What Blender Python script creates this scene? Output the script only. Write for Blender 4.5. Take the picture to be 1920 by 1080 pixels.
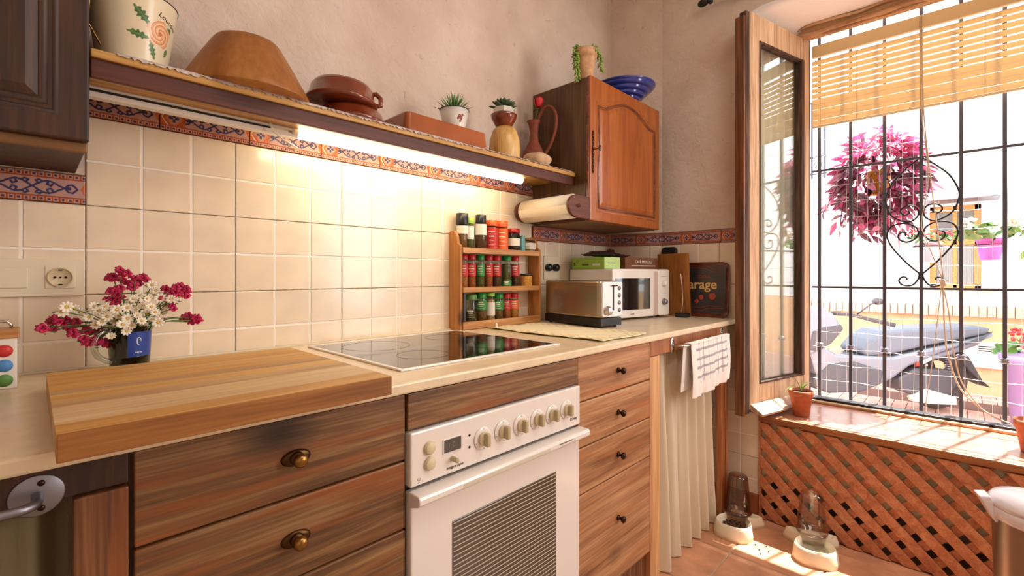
import bpy, math, random
from mathutils import Vector, Matrix
R = math.radians
random.seed(7)
for o in list(bpy.data.objects): bpy.data.objects.remove(o)
SC = bpy.context.scene
COL = SC.collection
FZ = -0.112            # floor height (heights are measured from a counter at 0.90)

# ------------------------------------------------------------------ camera
cam = bpy.data.cameras.new('camera'); cam.sensor_width = 36; cam.lens = 16.4625
cam.shift_y = -25 / 1920; cam.clip_start = 0.02; cam.clip_end = 200
co = bpy.data.objects.new('camera', cam); COL.objects.link(co)
co.location = (0, 0, 1.135); co.rotation_euler = (R(90), 0, R(-45.8))
SC.camera = co
# ------------------------------------------------------------------ world, sun, lights, exposure
SC.view_settings.view_transform = 'Standard'; SC.view_settings.look = 'None'
SC.view_settings.exposure = 0.62; SC.view_settings.gamma = 1.0; SC.view_settings.use_curve_mapping = False
w = bpy.data.worlds.new('world'); SC.world = w; w.use_nodes = True
wb = w.node_tree.nodes['Background']
wb.inputs[0].default_value = (0.86, 0.93, 1.0, 1); wb.inputs[1].default_value = 3.0
def lamp(kind, name, loc, energy, color, rot=(0, 0, 0), size=1, size_y=None, angle=None):
    l = bpy.data.lights.new(name, kind); l.energy = energy; l.color = color
    if kind == 'AREA':
        l.size = size
        if size_y: l.shape = 'RECTANGLE'; l.size_y = size_y
    if angle is not None: l.angle = angle
    o = bpy.data.objects.new(name, l); COL.objects.link(o); o.location = loc; o.rotation_euler = rot
    return o
sd = Vector((0.95 * math.cos(R(65.6)), -0.30 * math.cos(R(65.6)), math.sin(R(65.6))))
lamp('SUN', 'sun', (8, -3, 12), 15.0, (1, 0.965, 0.90), sd.to_track_quat('Z', 'Y').to_euler(), angle=R(0.6))
lamp('AREA', 'overhead_fill', (1.3, -0.35, 2.85), 13, (1, 0.95, 0.88), (0, 0, 0), 1.1, 0.8)  # added fill below the ceiling; no lamp fitting is built there
lamp('AREA', 'right_side_fill', (2.5, -1.35, 1.6), 42, (1, 0.985, 0.95), Vector((1.0, -0.45, 0.10)).to_track_quat('Z', 'Y').to_euler(), 1.2, 1.7)  # added fill from the right, out of view; no second window exists here
lamp('AREA', 'doorway_daylight', (-0.75, -2.0, 1.7), 3, (1, 0.95, 0.90), Vector((-0.55, -1.0, 0.12)).to_track_quat('Z', 'Y').to_euler(), 1.3, 1.9)  # weak added fill from behind left; there is no doorway

# ------------------------------------------------------------------ helpers
def lin(c):
    return tuple(((x / 255 / 12.92) if x / 255 <= 0.04045 else ((x / 255 + 0.055) / 1.055) ** 2.4) for x in c[:3]) + (1,)
ORG = {}
class MB:
    def __init__(s): s.v = []; s.f = []; s.s = []
    def add(s, vs, fs, smooth=False, M=None):
        b = len(s.v)
        s.v += [tuple(M @ Vector(v)) if M else tuple(v) for v in vs]
        s.f += [tuple(b + i for i in f) for f in fs]; s.s += [smooth] * len(fs)
        return s
    def box(s, x0, x1, y0, y1, z0, z1, M=None):
        v = [(x, y, z) for z in (z0, z1) for y in (y0, y1) for x in (x0, x1)]
        return s.add(v, [(0, 2, 3, 1), (4, 5, 7, 6), (0, 1, 5, 4), (2, 6, 7, 3), (0, 4, 6, 2), (1, 3, 7, 5)], False, M)
    def prism(s, poly, ax, a, b, M=None, taper=None):
        n = len(poly)
        def p(u, w, t): return {'x': (t, u, w), 'y': (u, t, w), 'z': (u, w, t)}[ax]
        cx = sum(q[0] for q in poly) / n; cy = sum(q[1] for q in poly) / n
        def tp(q): return q if not taper else (cx + (q[0] - cx) * taper, cy + (q[1] - cy) * taper)
        v = [p(q[0], q[1], a) for q in poly] + [p(*tp(q), b) for q in poly]
        f = [tuple(range(n))[::-1], tuple(range(n, 2 * n))] + [(i, (i + 1) % n, n + (i + 1) % n, n + i) for i in range(n)]
        return s.add(v, f, False, M)
    def lathe(s, prof, c=(0, 0, 0), seg=32, smooth=True, M=None, rfun=None, caps=True):
        v = []; f = []; n = len(prof)
        for i, (r, z) in enumerate(prof):
            for k in range(seg):
                a = 2 * math.pi * k / seg; rr = r * (rfun(a, z) if rfun else 1)
                v.append((c[0] + rr * math.cos(a), c[1] + rr * math.sin(a), c[2] + z))
        for i in range(n - 1):
            for k in range(seg):
                k2 = (k + 1) % seg
                f.append((i * seg + k, i * seg + k2, (i + 1) * seg + k2, (i + 1) * seg + k))
        if caps:
            f.append(tuple(range(seg))[::-1]); f.append(tuple((n - 1) * seg + k for k in range(seg)))
        return s.add(v, f, smooth, M)
    def cyl(s, p0, p1, r0, r1=None, seg=16, smooth=True):
        p0 = Vector(p0); p1 = Vector(p1); r1 = r0 if r1 is None else r1
        q = (p1 - p0).to_track_quat('Z', 'Y').to_matrix().to_4x4(); L = (p1 - p0).length
        return s.lathe([(r0, 0), (r1, L)], seg=seg, smooth=smooth, M=Matrix.Translation(p0) @ q)
    def tube(s, pts, r, seg=8, closed=False, M=None):
        pts = [Vector(p) for p in pts]; n = len(pts); v = []; f = []
        up = Vector((0, 0, 1)); prev = None
        for i, p in enumerate(pts):
            a = pts[(i - 1) % n] if (closed or i > 0) else p
            b = pts[(i + 1) % n] if (closed or i < n - 1) else p
            t = (b - a).normalized() if (b - a).length > 1e-9 else Vector((0, 0, 1))
            if prev is None:
                x = t.cross(up)
                if x.length < 0.05: x = t.cross(Vector((1, 0, 0)))
            else: x = prev - t * prev.dot(t)
            x.normalize(); prev = x; y = t.cross(x)
            rr = r[i] if isinstance(r, (list, tuple)) else r
            for k in range(seg):
                an = 2 * math.pi * k / seg
                v.append(p + x * rr * math.cos(an) + y * rr * math.sin(an))
        for i in range(n if closed else n - 1):
            j = (i + 1) % n
            for k in range(seg):
                k2 = (k + 1) % seg
                f.append((i * seg + k, i * seg + k2, j * seg + k2, j * seg + k))
        if not closed: f.append(tuple(range(seg))[::-1]); f.append(tuple((n - 1) * seg + k for k in range(seg)))
        return s.add(v, f, True, M)
    def grid(s, fn, nu, nv, smooth=True, M=None):
        v = [fn(i / nu, j / nv) for j in range(nv + 1) for i in range(nu + 1)]
        f = [(j * (nu + 1) + i, j * (nu + 1) + i + 1, (j + 1) * (nu + 1) + i + 1, (j + 1) * (nu + 1) + i) for j in range(nv) for i in range(nu)]
        return s.add(v, f, smooth, M)
    def ball(s, c, rx, ry=None, rz=None, seg=16, rings=8, M=None, rfun=None):
        ry = ry or rx; rz = rz or rx; v = [(c[0], c[1], c[2] - rz)]; f = []
        for i in range(1, rings):
            t = math.pi * i / rings
            for k in range(seg):
                a = 2 * math.pi * k / seg
                q = rfun(a, t) if rfun else 1
                v.append((c[0] + rx * q * math.sin(t) * math.cos(a), c[1] + ry * q * math.sin(t) * math.sin(a), c[2] - rz * q * math.cos(t)))
        v.append((c[0], c[1], c[2] + rz)); L = len(v) - 1
        for k in range(seg):
            k2 = (k + 1) % seg
            f.append((0, 1 + k2, 1 + k)); f.append((L, L - seg + k, L - seg + k2))
            for i in range(rings - 2): f.append((1 + i * seg + k, 1 + i * seg + k2, 1 + (i + 1) * seg + k2, 1 + (i + 1) * seg + k))
        return s.add(v, f, True, M)
    def build(s, name, mat, parent=None, bev=0, seg=2, kind=None, label=None, sub=0, solid=0):
        if parent is not None: org = Vector(ORG[parent.name])
        else:
            xs = [v[0] for v in s.v]; ys = [v[1] for v in s.v]; zs = [v[2] for v in s.v]
            org = Vector(((min(xs) + max(xs)) / 2, (min(ys) + max(ys)) / 2, min(zs)))
        me = bpy.data.meshes.new(name)
        me.from_pydata([tuple(Vector(v) - org) for v in s.v], [], s.f)
        me.polygons.foreach_set('use_smooth', s.s)
        mats = mat if isinstance(mat, (list, tuple)) else [mat]
        for m in mats: me.materials.append(m)
        me.update()
        o = bpy.data.objects.new(name, me); COL.objects.link(o)
        if parent is not None: o.parent = parent
        else: o.location = org
        ORG[o.name] = org
        if solid: d = o.modifiers.new('s', 'SOLIDIFY'); d.thickness = solid; d.offset = 0
        if bev: b = o.modifiers.new('b', 'BEVEL'); b.width = bev; b.segments = seg; b.limit_method = 'ANGLE'; b.angle_limit = R(35)
        if sub: d = o.modifiers.new('u', 'SUBSURF'); d.levels = d.render_levels = sub
        if kind: o['kind'] = kind
        if label: o['label'] = label
        return o
def hold(mb, name, mat, parent, **kw):
    me_o = ORG[parent.name]; ORG[parent.name] = Vector((0, 0, 0)); o = mb.build(name, mat, parent, **kw); ORG[parent.name] = me_o; ORG[o.name] = me_o; return o
def tag(o, label, cat, group=None, kind=None):
    o['label'] = label; o['category'] = cat
    if group: o['group'] = group
    if kind: o['kind'] = kind
    return o
def thing(name, label, cat, loc, rz=0, group=None, local=False):
    o = bpy.data.objects.new(name, None); COL.objects.link(o); o.location = loc; o.rotation_euler = (0, 0, rz)
    o.empty_display_size = 0.02
    ORG[o.name] = Vector((0, 0, 0)) if local else Vector(loc)
    if label: tag(o, label, cat, group)
    return o
def setting(name, loc):
    o = thing(name, None, None, loc); o['kind'] = 'structure'; return o
def copy_part(src, parent, loc=None, rot=None, scale=None):
    c = src.copy(); COL.objects.link(c); c.parent = parent
    if loc is not None: c.location = loc
    if rot is not None: c.rotation_euler = rot
    if scale is not None: c.scale = scale
    ORG[c.name] = ORG[parent.name]
    return c
def copy_tree(src, loc, rz=0, label=None, group=None):
    r = src.copy(); COL.objects.link(r); r.location = loc; r.rotation_euler = (0, 0, rz); ORG[r.name] = ORG[src.name]
    if label: r['label'] = label
    if group: r['group'] = group
    for ch in list(src.children):
        c = ch.copy(); COL.objects.link(c); c.parent = r; ORG[c.name] = ORG[ch.name]
        for g in ch.children:
            d = g.copy(); COL.objects.link(d); d.parent = c; ORG[d.name] = ORG[g.name]
    return r
def text(body, size, M, mat, parent, name='lettering', depth=0.0004, shear=0, bold=0, space=1):
    cu = bpy.data.curves.new('t', 'FONT'); cu.body = body; cu.size = size; cu.extrude = depth; cu.shear = shear; cu.offset = bold
    cu.align_x = 'CENTER'; cu.align_y = 'CENTER'; cu.resolution_u = 3; cu.space_character = space
    t = bpy.data.objects.new('t', cu); COL.objects.link(t); bpy.context.view_layer.update()
    me = bpy.data.meshes.new_from_object(t.evaluated_get(bpy.context.evaluated_depsgraph_get()))
    bpy.data.objects.remove(t)
    org = Vector(ORG[parent.name])
    me.transform(Matrix.Translation(-org) @ M); me.materials.clear(); me.materials.append(mat)
    o = bpy.data.objects.new(name, me); COL.objects.link(o); o.parent = parent; ORG[o.name] = org
    return o
def smooth(P, n=6):
    P = [Vector(p) for p in P]; out = []
    for i in range(len(P) - 1):
        p0, p1, p2, p3 = P[max(i - 1, 0)], P[i], P[i + 1], P[min(i + 2, len(P) - 1)]
        for k in range(n):
            t = k / n; out.append(0.5 * ((2 * p1) + (p2 - p0) * t + (2 * p0 - 5 * p1 + 4 * p2 - p3) * t * t + (3 * p1 - p0 - 3 * p2 + p3) * t ** 3))
    return out + [P[-1]]
def face_y(x, y, z, rz=0): return Matrix.Translation((x, y, z)) @ Matrix.Rotation(rz, 4, 'Z') @ Matrix.Rotation(R(90), 4, 'X')   # lettering facing -Y
def rrect(x0, x1, y0, y1, r, n=5):
    out = []
    for cx, cy, a0 in ((x1 - r, y1 - r, 0), (x0 + r, y1 - r, 90), (x0 + r, y0 + r, 180), (x1 - r, y0 + r, 270)):
        for i in range(n + 1):
            a = R(a0 + 90 * i / n); out.append((cx + r * math.cos(a), cy + r * math.sin(a)))
    return out

# ------------------------------------------------------------------ materials
def new_mat(name):
    m = bpy.data.materials.new(name); m.use_nodes = True
    return m, m.node_tree.nodes, m.node_tree.links, m.node_tree.nodes['Principled BSDF']
def plain(name, c, rough=0.5, metal=0, bump=0, bscale=60, var=0, spec=None, coat=0, trans=0, alpha=1, emit=0, sss=0):
    m, n, l, b = new_mat(name)
    b.inputs['Base Color'].default_value = lin(c); b.inputs['Roughness'].default_value = rough; b.inputs['Metallic'].default_value = metal
    if spec is not None: b.inputs['Specular IOR Level'].default_value = spec
    if coat: b.inputs['Coat Weight'].default_value = coat; b.inputs['Coat Roughness'].default_value = 0.08
    if trans: b.inputs['Transmission Weight'].default_value = trans
    if emit: b.inputs['Emission Color'].default_value = lin(c); b.inputs['Emission Strength'].default_value = emit
    if bump or var:
        tc = n.new('ShaderNodeTexCoord'); no = n.new('ShaderNodeTexNoise'); no.inputs['Scale'].default_value = bscale; no.inputs['Detail'].default_value = 5
        l.new(tc.outputs['Object'], no.inputs['Vector'])
        if bump:
            bp = n.new('ShaderNodeBump'); bp.inputs['Strength'].default_value = bump; bp.inputs['Distance'].default_value = 0.01
            l.new(no.outputs[0], bp.inputs['Height']); l.new(bp.outputs[0], b.inputs['Normal'])
        if var:
            mx = n.new('ShaderNodeMix'); mx.data_type = 'RGBA'
            mx.inputs[6].default_value = lin([x * (1 - var) for x in c]); mx.inputs[7].default_value = lin([min(255, x * (1 + var)) for x in c])
            cr = n.new('ShaderNodeMapRange'); cr.inputs[1].default_value = 0.3; cr.inputs[2].default_value = 0.7
            l.new(no.outputs[0], cr.inputs[0]); l.new(cr.outputs[0], mx.inputs[0]); l.new(mx.outputs[2], b.inputs['Base Color'])
    return m
def wood(name, dark, mid, light, axis='X', scale=1.0, rough=0.45, bump=0.15, knots=0, coat=0, contrast=1.0, accent=None):
    m, n, l, b = new_mat(name)
    tc = n.new('ShaderNodeTexCoord'); oi = n.new('ShaderNodeObjectInfo')
    sc = n.new('ShaderNodeVectorMath'); sc.operation = 'SCALE'; sc.inputs[0].default_value = (13.1, 7.7, 9.3)
    l.new(oi.outputs['Random'], sc.inputs['Scale'])
    ad = n.new('ShaderNodeVectorMath'); ad.operation = 'ADD'; l.new(tc.outputs['Object'], ad.inputs[0]); l.new(sc.outputs[0], ad.inputs[1])
    mp = n.new('ShaderNodeMapping'); k = 24 * scale; g = 1.5 * scale
    mp.inputs['Scale'].default_value = {'X': (g, k, k), 'Y': (k, g, k), 'Z': (k, k, g)}[axis]
    l.new(ad.outputs[0], mp.inputs['Vector'])
    n1 = n.new('ShaderNodeTexNoise'); n1.inputs['Scale'].default_value = 1.0; n1.inputs['Detail'].default_value = 4; n1.inputs['Distortion'].default_value = 0.9
    l.new(mp.outputs[0], n1.inputs['Vector'])
    mp2 = n.new('ShaderNodeMapping'); k2 = 150 * scale; g2 = 6 * scale
    mp2.inputs['Scale'].default_value = {'X': (g2, k2, k2), 'Y': (k2, g2, k2), 'Z': (k2, k2, g2)}[axis]
    l.new(ad.outputs[0], mp2.inputs['Vector'])
    n2 = n.new('ShaderNodeTexNoise'); n2.inputs['Scale'].default_value = 1.0; n2.inputs['Detail'].default_value = 3
    l.new(mp2.outputs[0], n2.inputs['Vector'])
    mm = n.new('ShaderNodeMath'); mm.operation = 'MULTIPLY_ADD'; mm.inputs[1].default_value = 0.42; l.new(n2.outputs[0], mm.inputs[0]); 
    m3 = n.new('ShaderNodeMath'); m3.operation = 'MULTIPLY'; m3.inputs[1].default_value = 0.64; l.new(n1.outputs[0], m3.inputs[0]); l.new(m3.outputs[0], mm.inputs[2])
    cr = n.new('ShaderNodeValToRGB'); e = cr.color_ramp.elements; w_ = 0.17 / contrast
    e[0].position = 0.53 - w_; e[0].color = lin(dark); e[1].position = 0.53 + w_; e[1].color = lin(light)
    x = e.new(0.53); x.color = lin(mid)
    l.new(mm.outputs[0], cr.inputs[0])
    base_out = cr.outputs[0]
    if accent:
        mp3 = n.new('ShaderNodeMapping'); k3 = 30 * scale; g3 = 2.2 * scale; mp3.inputs['Location'].default_value = (3, 5, 7)
        mp3.inputs['Scale'].default_value = {'X': (g3, k3, k3), 'Y': (k3, g3, k3), 'Z': (k3, k3, g3)}[axis]
        l.new(ad.outputs[0], mp3.inputs['Vector']); n3 = n.new('ShaderNodeTexNoise'); n3.inputs['Scale'].default_value = 1; n3.inputs['Detail'].default_value = 5; l.new(mp3.outputs[0], n3.inputs['Vector'])
        r3 = n.new('ShaderNodeMapRange'); r3.inputs[1].default_value = 0.52; r3.inputs[2].default_value = 0.68; r3.inputs[4].default_value = 0.75; l.new(n3.outputs[0], r3.inputs[0])
        ma = n.new('ShaderNodeMix'); ma.data_type = 'RGBA'; ma.inputs[7].default_value = lin(accent); l.new(r3.outputs[0], ma.inputs[0]); l.new(cr.outputs[0], ma.inputs[6]); base_out = ma.outputs[2]
    if knots:
        vo = n.new('ShaderNodeTexVoronoi'); vo.inputs['Scale'].default_value = knots
        mpk = n.new('ShaderNodeMapping'); mpk.inputs['Scale'].default_value = {'X': (0.6, 1, 1), 'Y': (1, 0.6, 1), 'Z': (1, 1, 0.6)}[axis]
        l.new(ad.outputs[0], mpk.inputs['Vector']); l.new(mpk.outputs[0], vo.inputs['Vector'])
        kr = n.new('ShaderNodeMapRange'); kr.inputs[1].default_value = 0.05; kr.inputs[2].default_value = 0.13; l.new(vo.outputs[0], kr.inputs[0])
        mk = n.new('ShaderNodeMix'); mk.data_type = 'RGBA'; mk.inputs[6].default_value = lin([q * 0.55 for q in dark])
        l.new(kr.outputs[0], mk.inputs[0]); l.new(base_out, mk.inputs[7]); l.new(mk.outputs[2], b.inputs['Base Color'])
    else: l.new(base_out, b.inputs['Base Color'])
    bp = n.new('ShaderNodeBump'); bp.inputs['Strength'].default_value = bump; bp.inputs['Distance'].default_value = 0.004
    l.new(mm.outputs[0], bp.inputs['Height']); l.new(bp.outputs[0], b.inputs['Normal'])
    b.inputs['Roughness'].default_value = rough
    if coat: b.inputs['Coat Weight'].default_value = coat; b.inputs['Coat Roughness'].default_value = 0.15
    return m
def plaster(name, c1, c2, c3):
    m, n, l, b = new_mat(name)
    tc = n.new('ShaderNodeTexCoord')
    a = n.new('ShaderNodeTexNoise'); a.inputs['Scale'].default_value = 1.6; a.inputs['Detail'].default_value = 5; a.inputs['Roughness'].default_value = 0.6
    d = n.new('ShaderNodeTexNoise'); d.inputs['Scale'].default_value = 26; d.inputs['Detail'].default_value = 6; d.inputs['Roughness'].default_value = 0.62; d.inputs['Distortion'].default_value = 0.6
    g = n.new('ShaderNodeTexNoise'); g.inputs['Scale'].default_value = 6; g.inputs['Detail'].default_value = 3
    for q in (a, d, g): l.new(tc.outputs['Object'], q.inputs['Vector'])
    cr = n.new('ShaderNodeValToRGB'); e = cr.color_ramp.elements
    e[0].position = 0.36; e[0].color = lin(c1); e[1].position = 0.64; e[1].color = lin(c3); x = e.new(0.5); x.color = lin(c2)
    l.new(a.outputs[0], cr.inputs[0])
    # small pits and scratches
    pr = n.new('ShaderNodeMapRange'); pr.inputs[1].default_value = 0.27; pr.inputs[2].default_value = 0.36; pr.inputs[3].default_value = 0.72; l.new(d.outputs[0], pr.inputs[0])
    mx = n.new('ShaderNodeVectorMath'); mx.operation = 'SCALE'; l.new(cr.outputs[0], mx.inputs[0]); l.new(pr.outputs[0], mx.inputs['Scale'])
    l.new(mx.outputs[0], b.inputs['Base Color'])
    ad = n.new('ShaderNodeMath'); ad.operation = 'MULTIPLY_ADD'; ad.inputs[1].default_value = 2.2; l.new(g.outputs[0], ad.inputs[0]); l.new(d.outputs[0], ad.inputs[2])
    bp = n.new('ShaderNodeBump'); bp.inputs['Strength'].default_value = 0.55; bp.inputs['Distance'].default_value = 0.012
    l.new(ad.outputs[0], bp.inputs['Height']); l.new(bp.outputs[0], b.inputs['Normal'])
    b.inputs['Roughness'].default_value = 0.85
    return m
def glassy(name, c, rough=0.02, tint=0.9, gloss=None):
    """thin clear pane: see-through with a fresnel reflection"""
    m, n, l, b = new_mat(name); out = n['Material Output']
    tr = n.new('ShaderNodeBsdfTransparent'); tr.inputs[0].default_value = lin(c)
    gl = n.new('ShaderNodeBsdfGlossy'); gl.inputs['Roughness'].default_value = rough; gl.inputs[0].default_value = (1, 1, 1, 1)
    mx = n.new('ShaderNodeMixShader'); lw = n.new('ShaderNodeLayerWeight'); lw.inputs[0].default_value = 0.5
    pw = n.new('ShaderNodeMath'); pw.operation = 'POWER'; pw.inputs[1].default_value = 3.2; l.new(lw.outputs['Facing'], pw.inputs[0])
    g_ = 1.5 if gloss is None else gloss; f0 = ((g_ - 1) / (g_ + 1)) ** 2
    fr = n.new('ShaderNodeMath'); fr.operation = 'MULTIPLY_ADD'; fr.inputs[1].default_value = 0.62; fr.inputs[2].default_value = f0; l.new(pw.outputs[0], fr.inputs[0])
    l.new(fr.outputs[0], mx.inputs[0]); l.new(tr.outputs[0], mx.inputs[1]); l.new(gl.outputs[0], mx.inputs[2]); l.new(mx.outputs[0], out.inputs[0])
    return m
def cloth(name, c, transl=0.3, bump=0.2, c2=None, rough=0.9):
    m, n, l, b = new_mat(name); out = n['Material Output']
    b.inputs['Base Color'].default_value = lin(c); b.inputs['Roughness'].default_value = rough
    t = n.new('ShaderNodeBsdfTranslucent'); t.inputs[0].default_value = lin(c2 or c)
    mx = n.new('ShaderNodeMixShader'); mx.inputs[0].default_value = transl
    l.new(b.outputs[0], mx.inputs[1]); l.new(t.outputs[0], mx.inputs[2]); l.new(mx.outputs[0], out.inputs[0])
    tc = n.new('ShaderNodeTexCoord'); no = n.new('ShaderNodeTexNoise'); no.inputs['Scale'].default_value = 300
    l.new(tc.outputs['Object'], no.inputs['Vector']); bp = n.new('ShaderNodeBump'); bp.inputs['Strength'].default_value = bump; bp.inputs['Distance'].default_value = 0.002
    l.new(no.outputs[0], bp.inputs['Height']); l.new(bp.outputs[0], b.inputs['Normal'])
    return m
def printed(name, rough=0.35, coat=0.2):
    m, n, l, b = new_mat(name); a = n.new('ShaderNodeAttribute'); a.attribute_name = 'Col'
    l.new(a.outputs['Color'], b.inputs['Base Color']); b.inputs['Roughness'].default_value = rough; b.inputs['Coat Weight'].default_value = coat
    return m
def paint(o, fn):
    """flat print: a colour per mesh corner, fn(local point) -> 0..255 rgb"""
    me = o.data; ca = me.color_attributes.new('Col', 'FLOAT_COLOR', 'POINT')
    buf = []
    for v in me.vertices: buf += list(lin(fn(v.co)))
    ca.data.foreach_set('color', buf)

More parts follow.
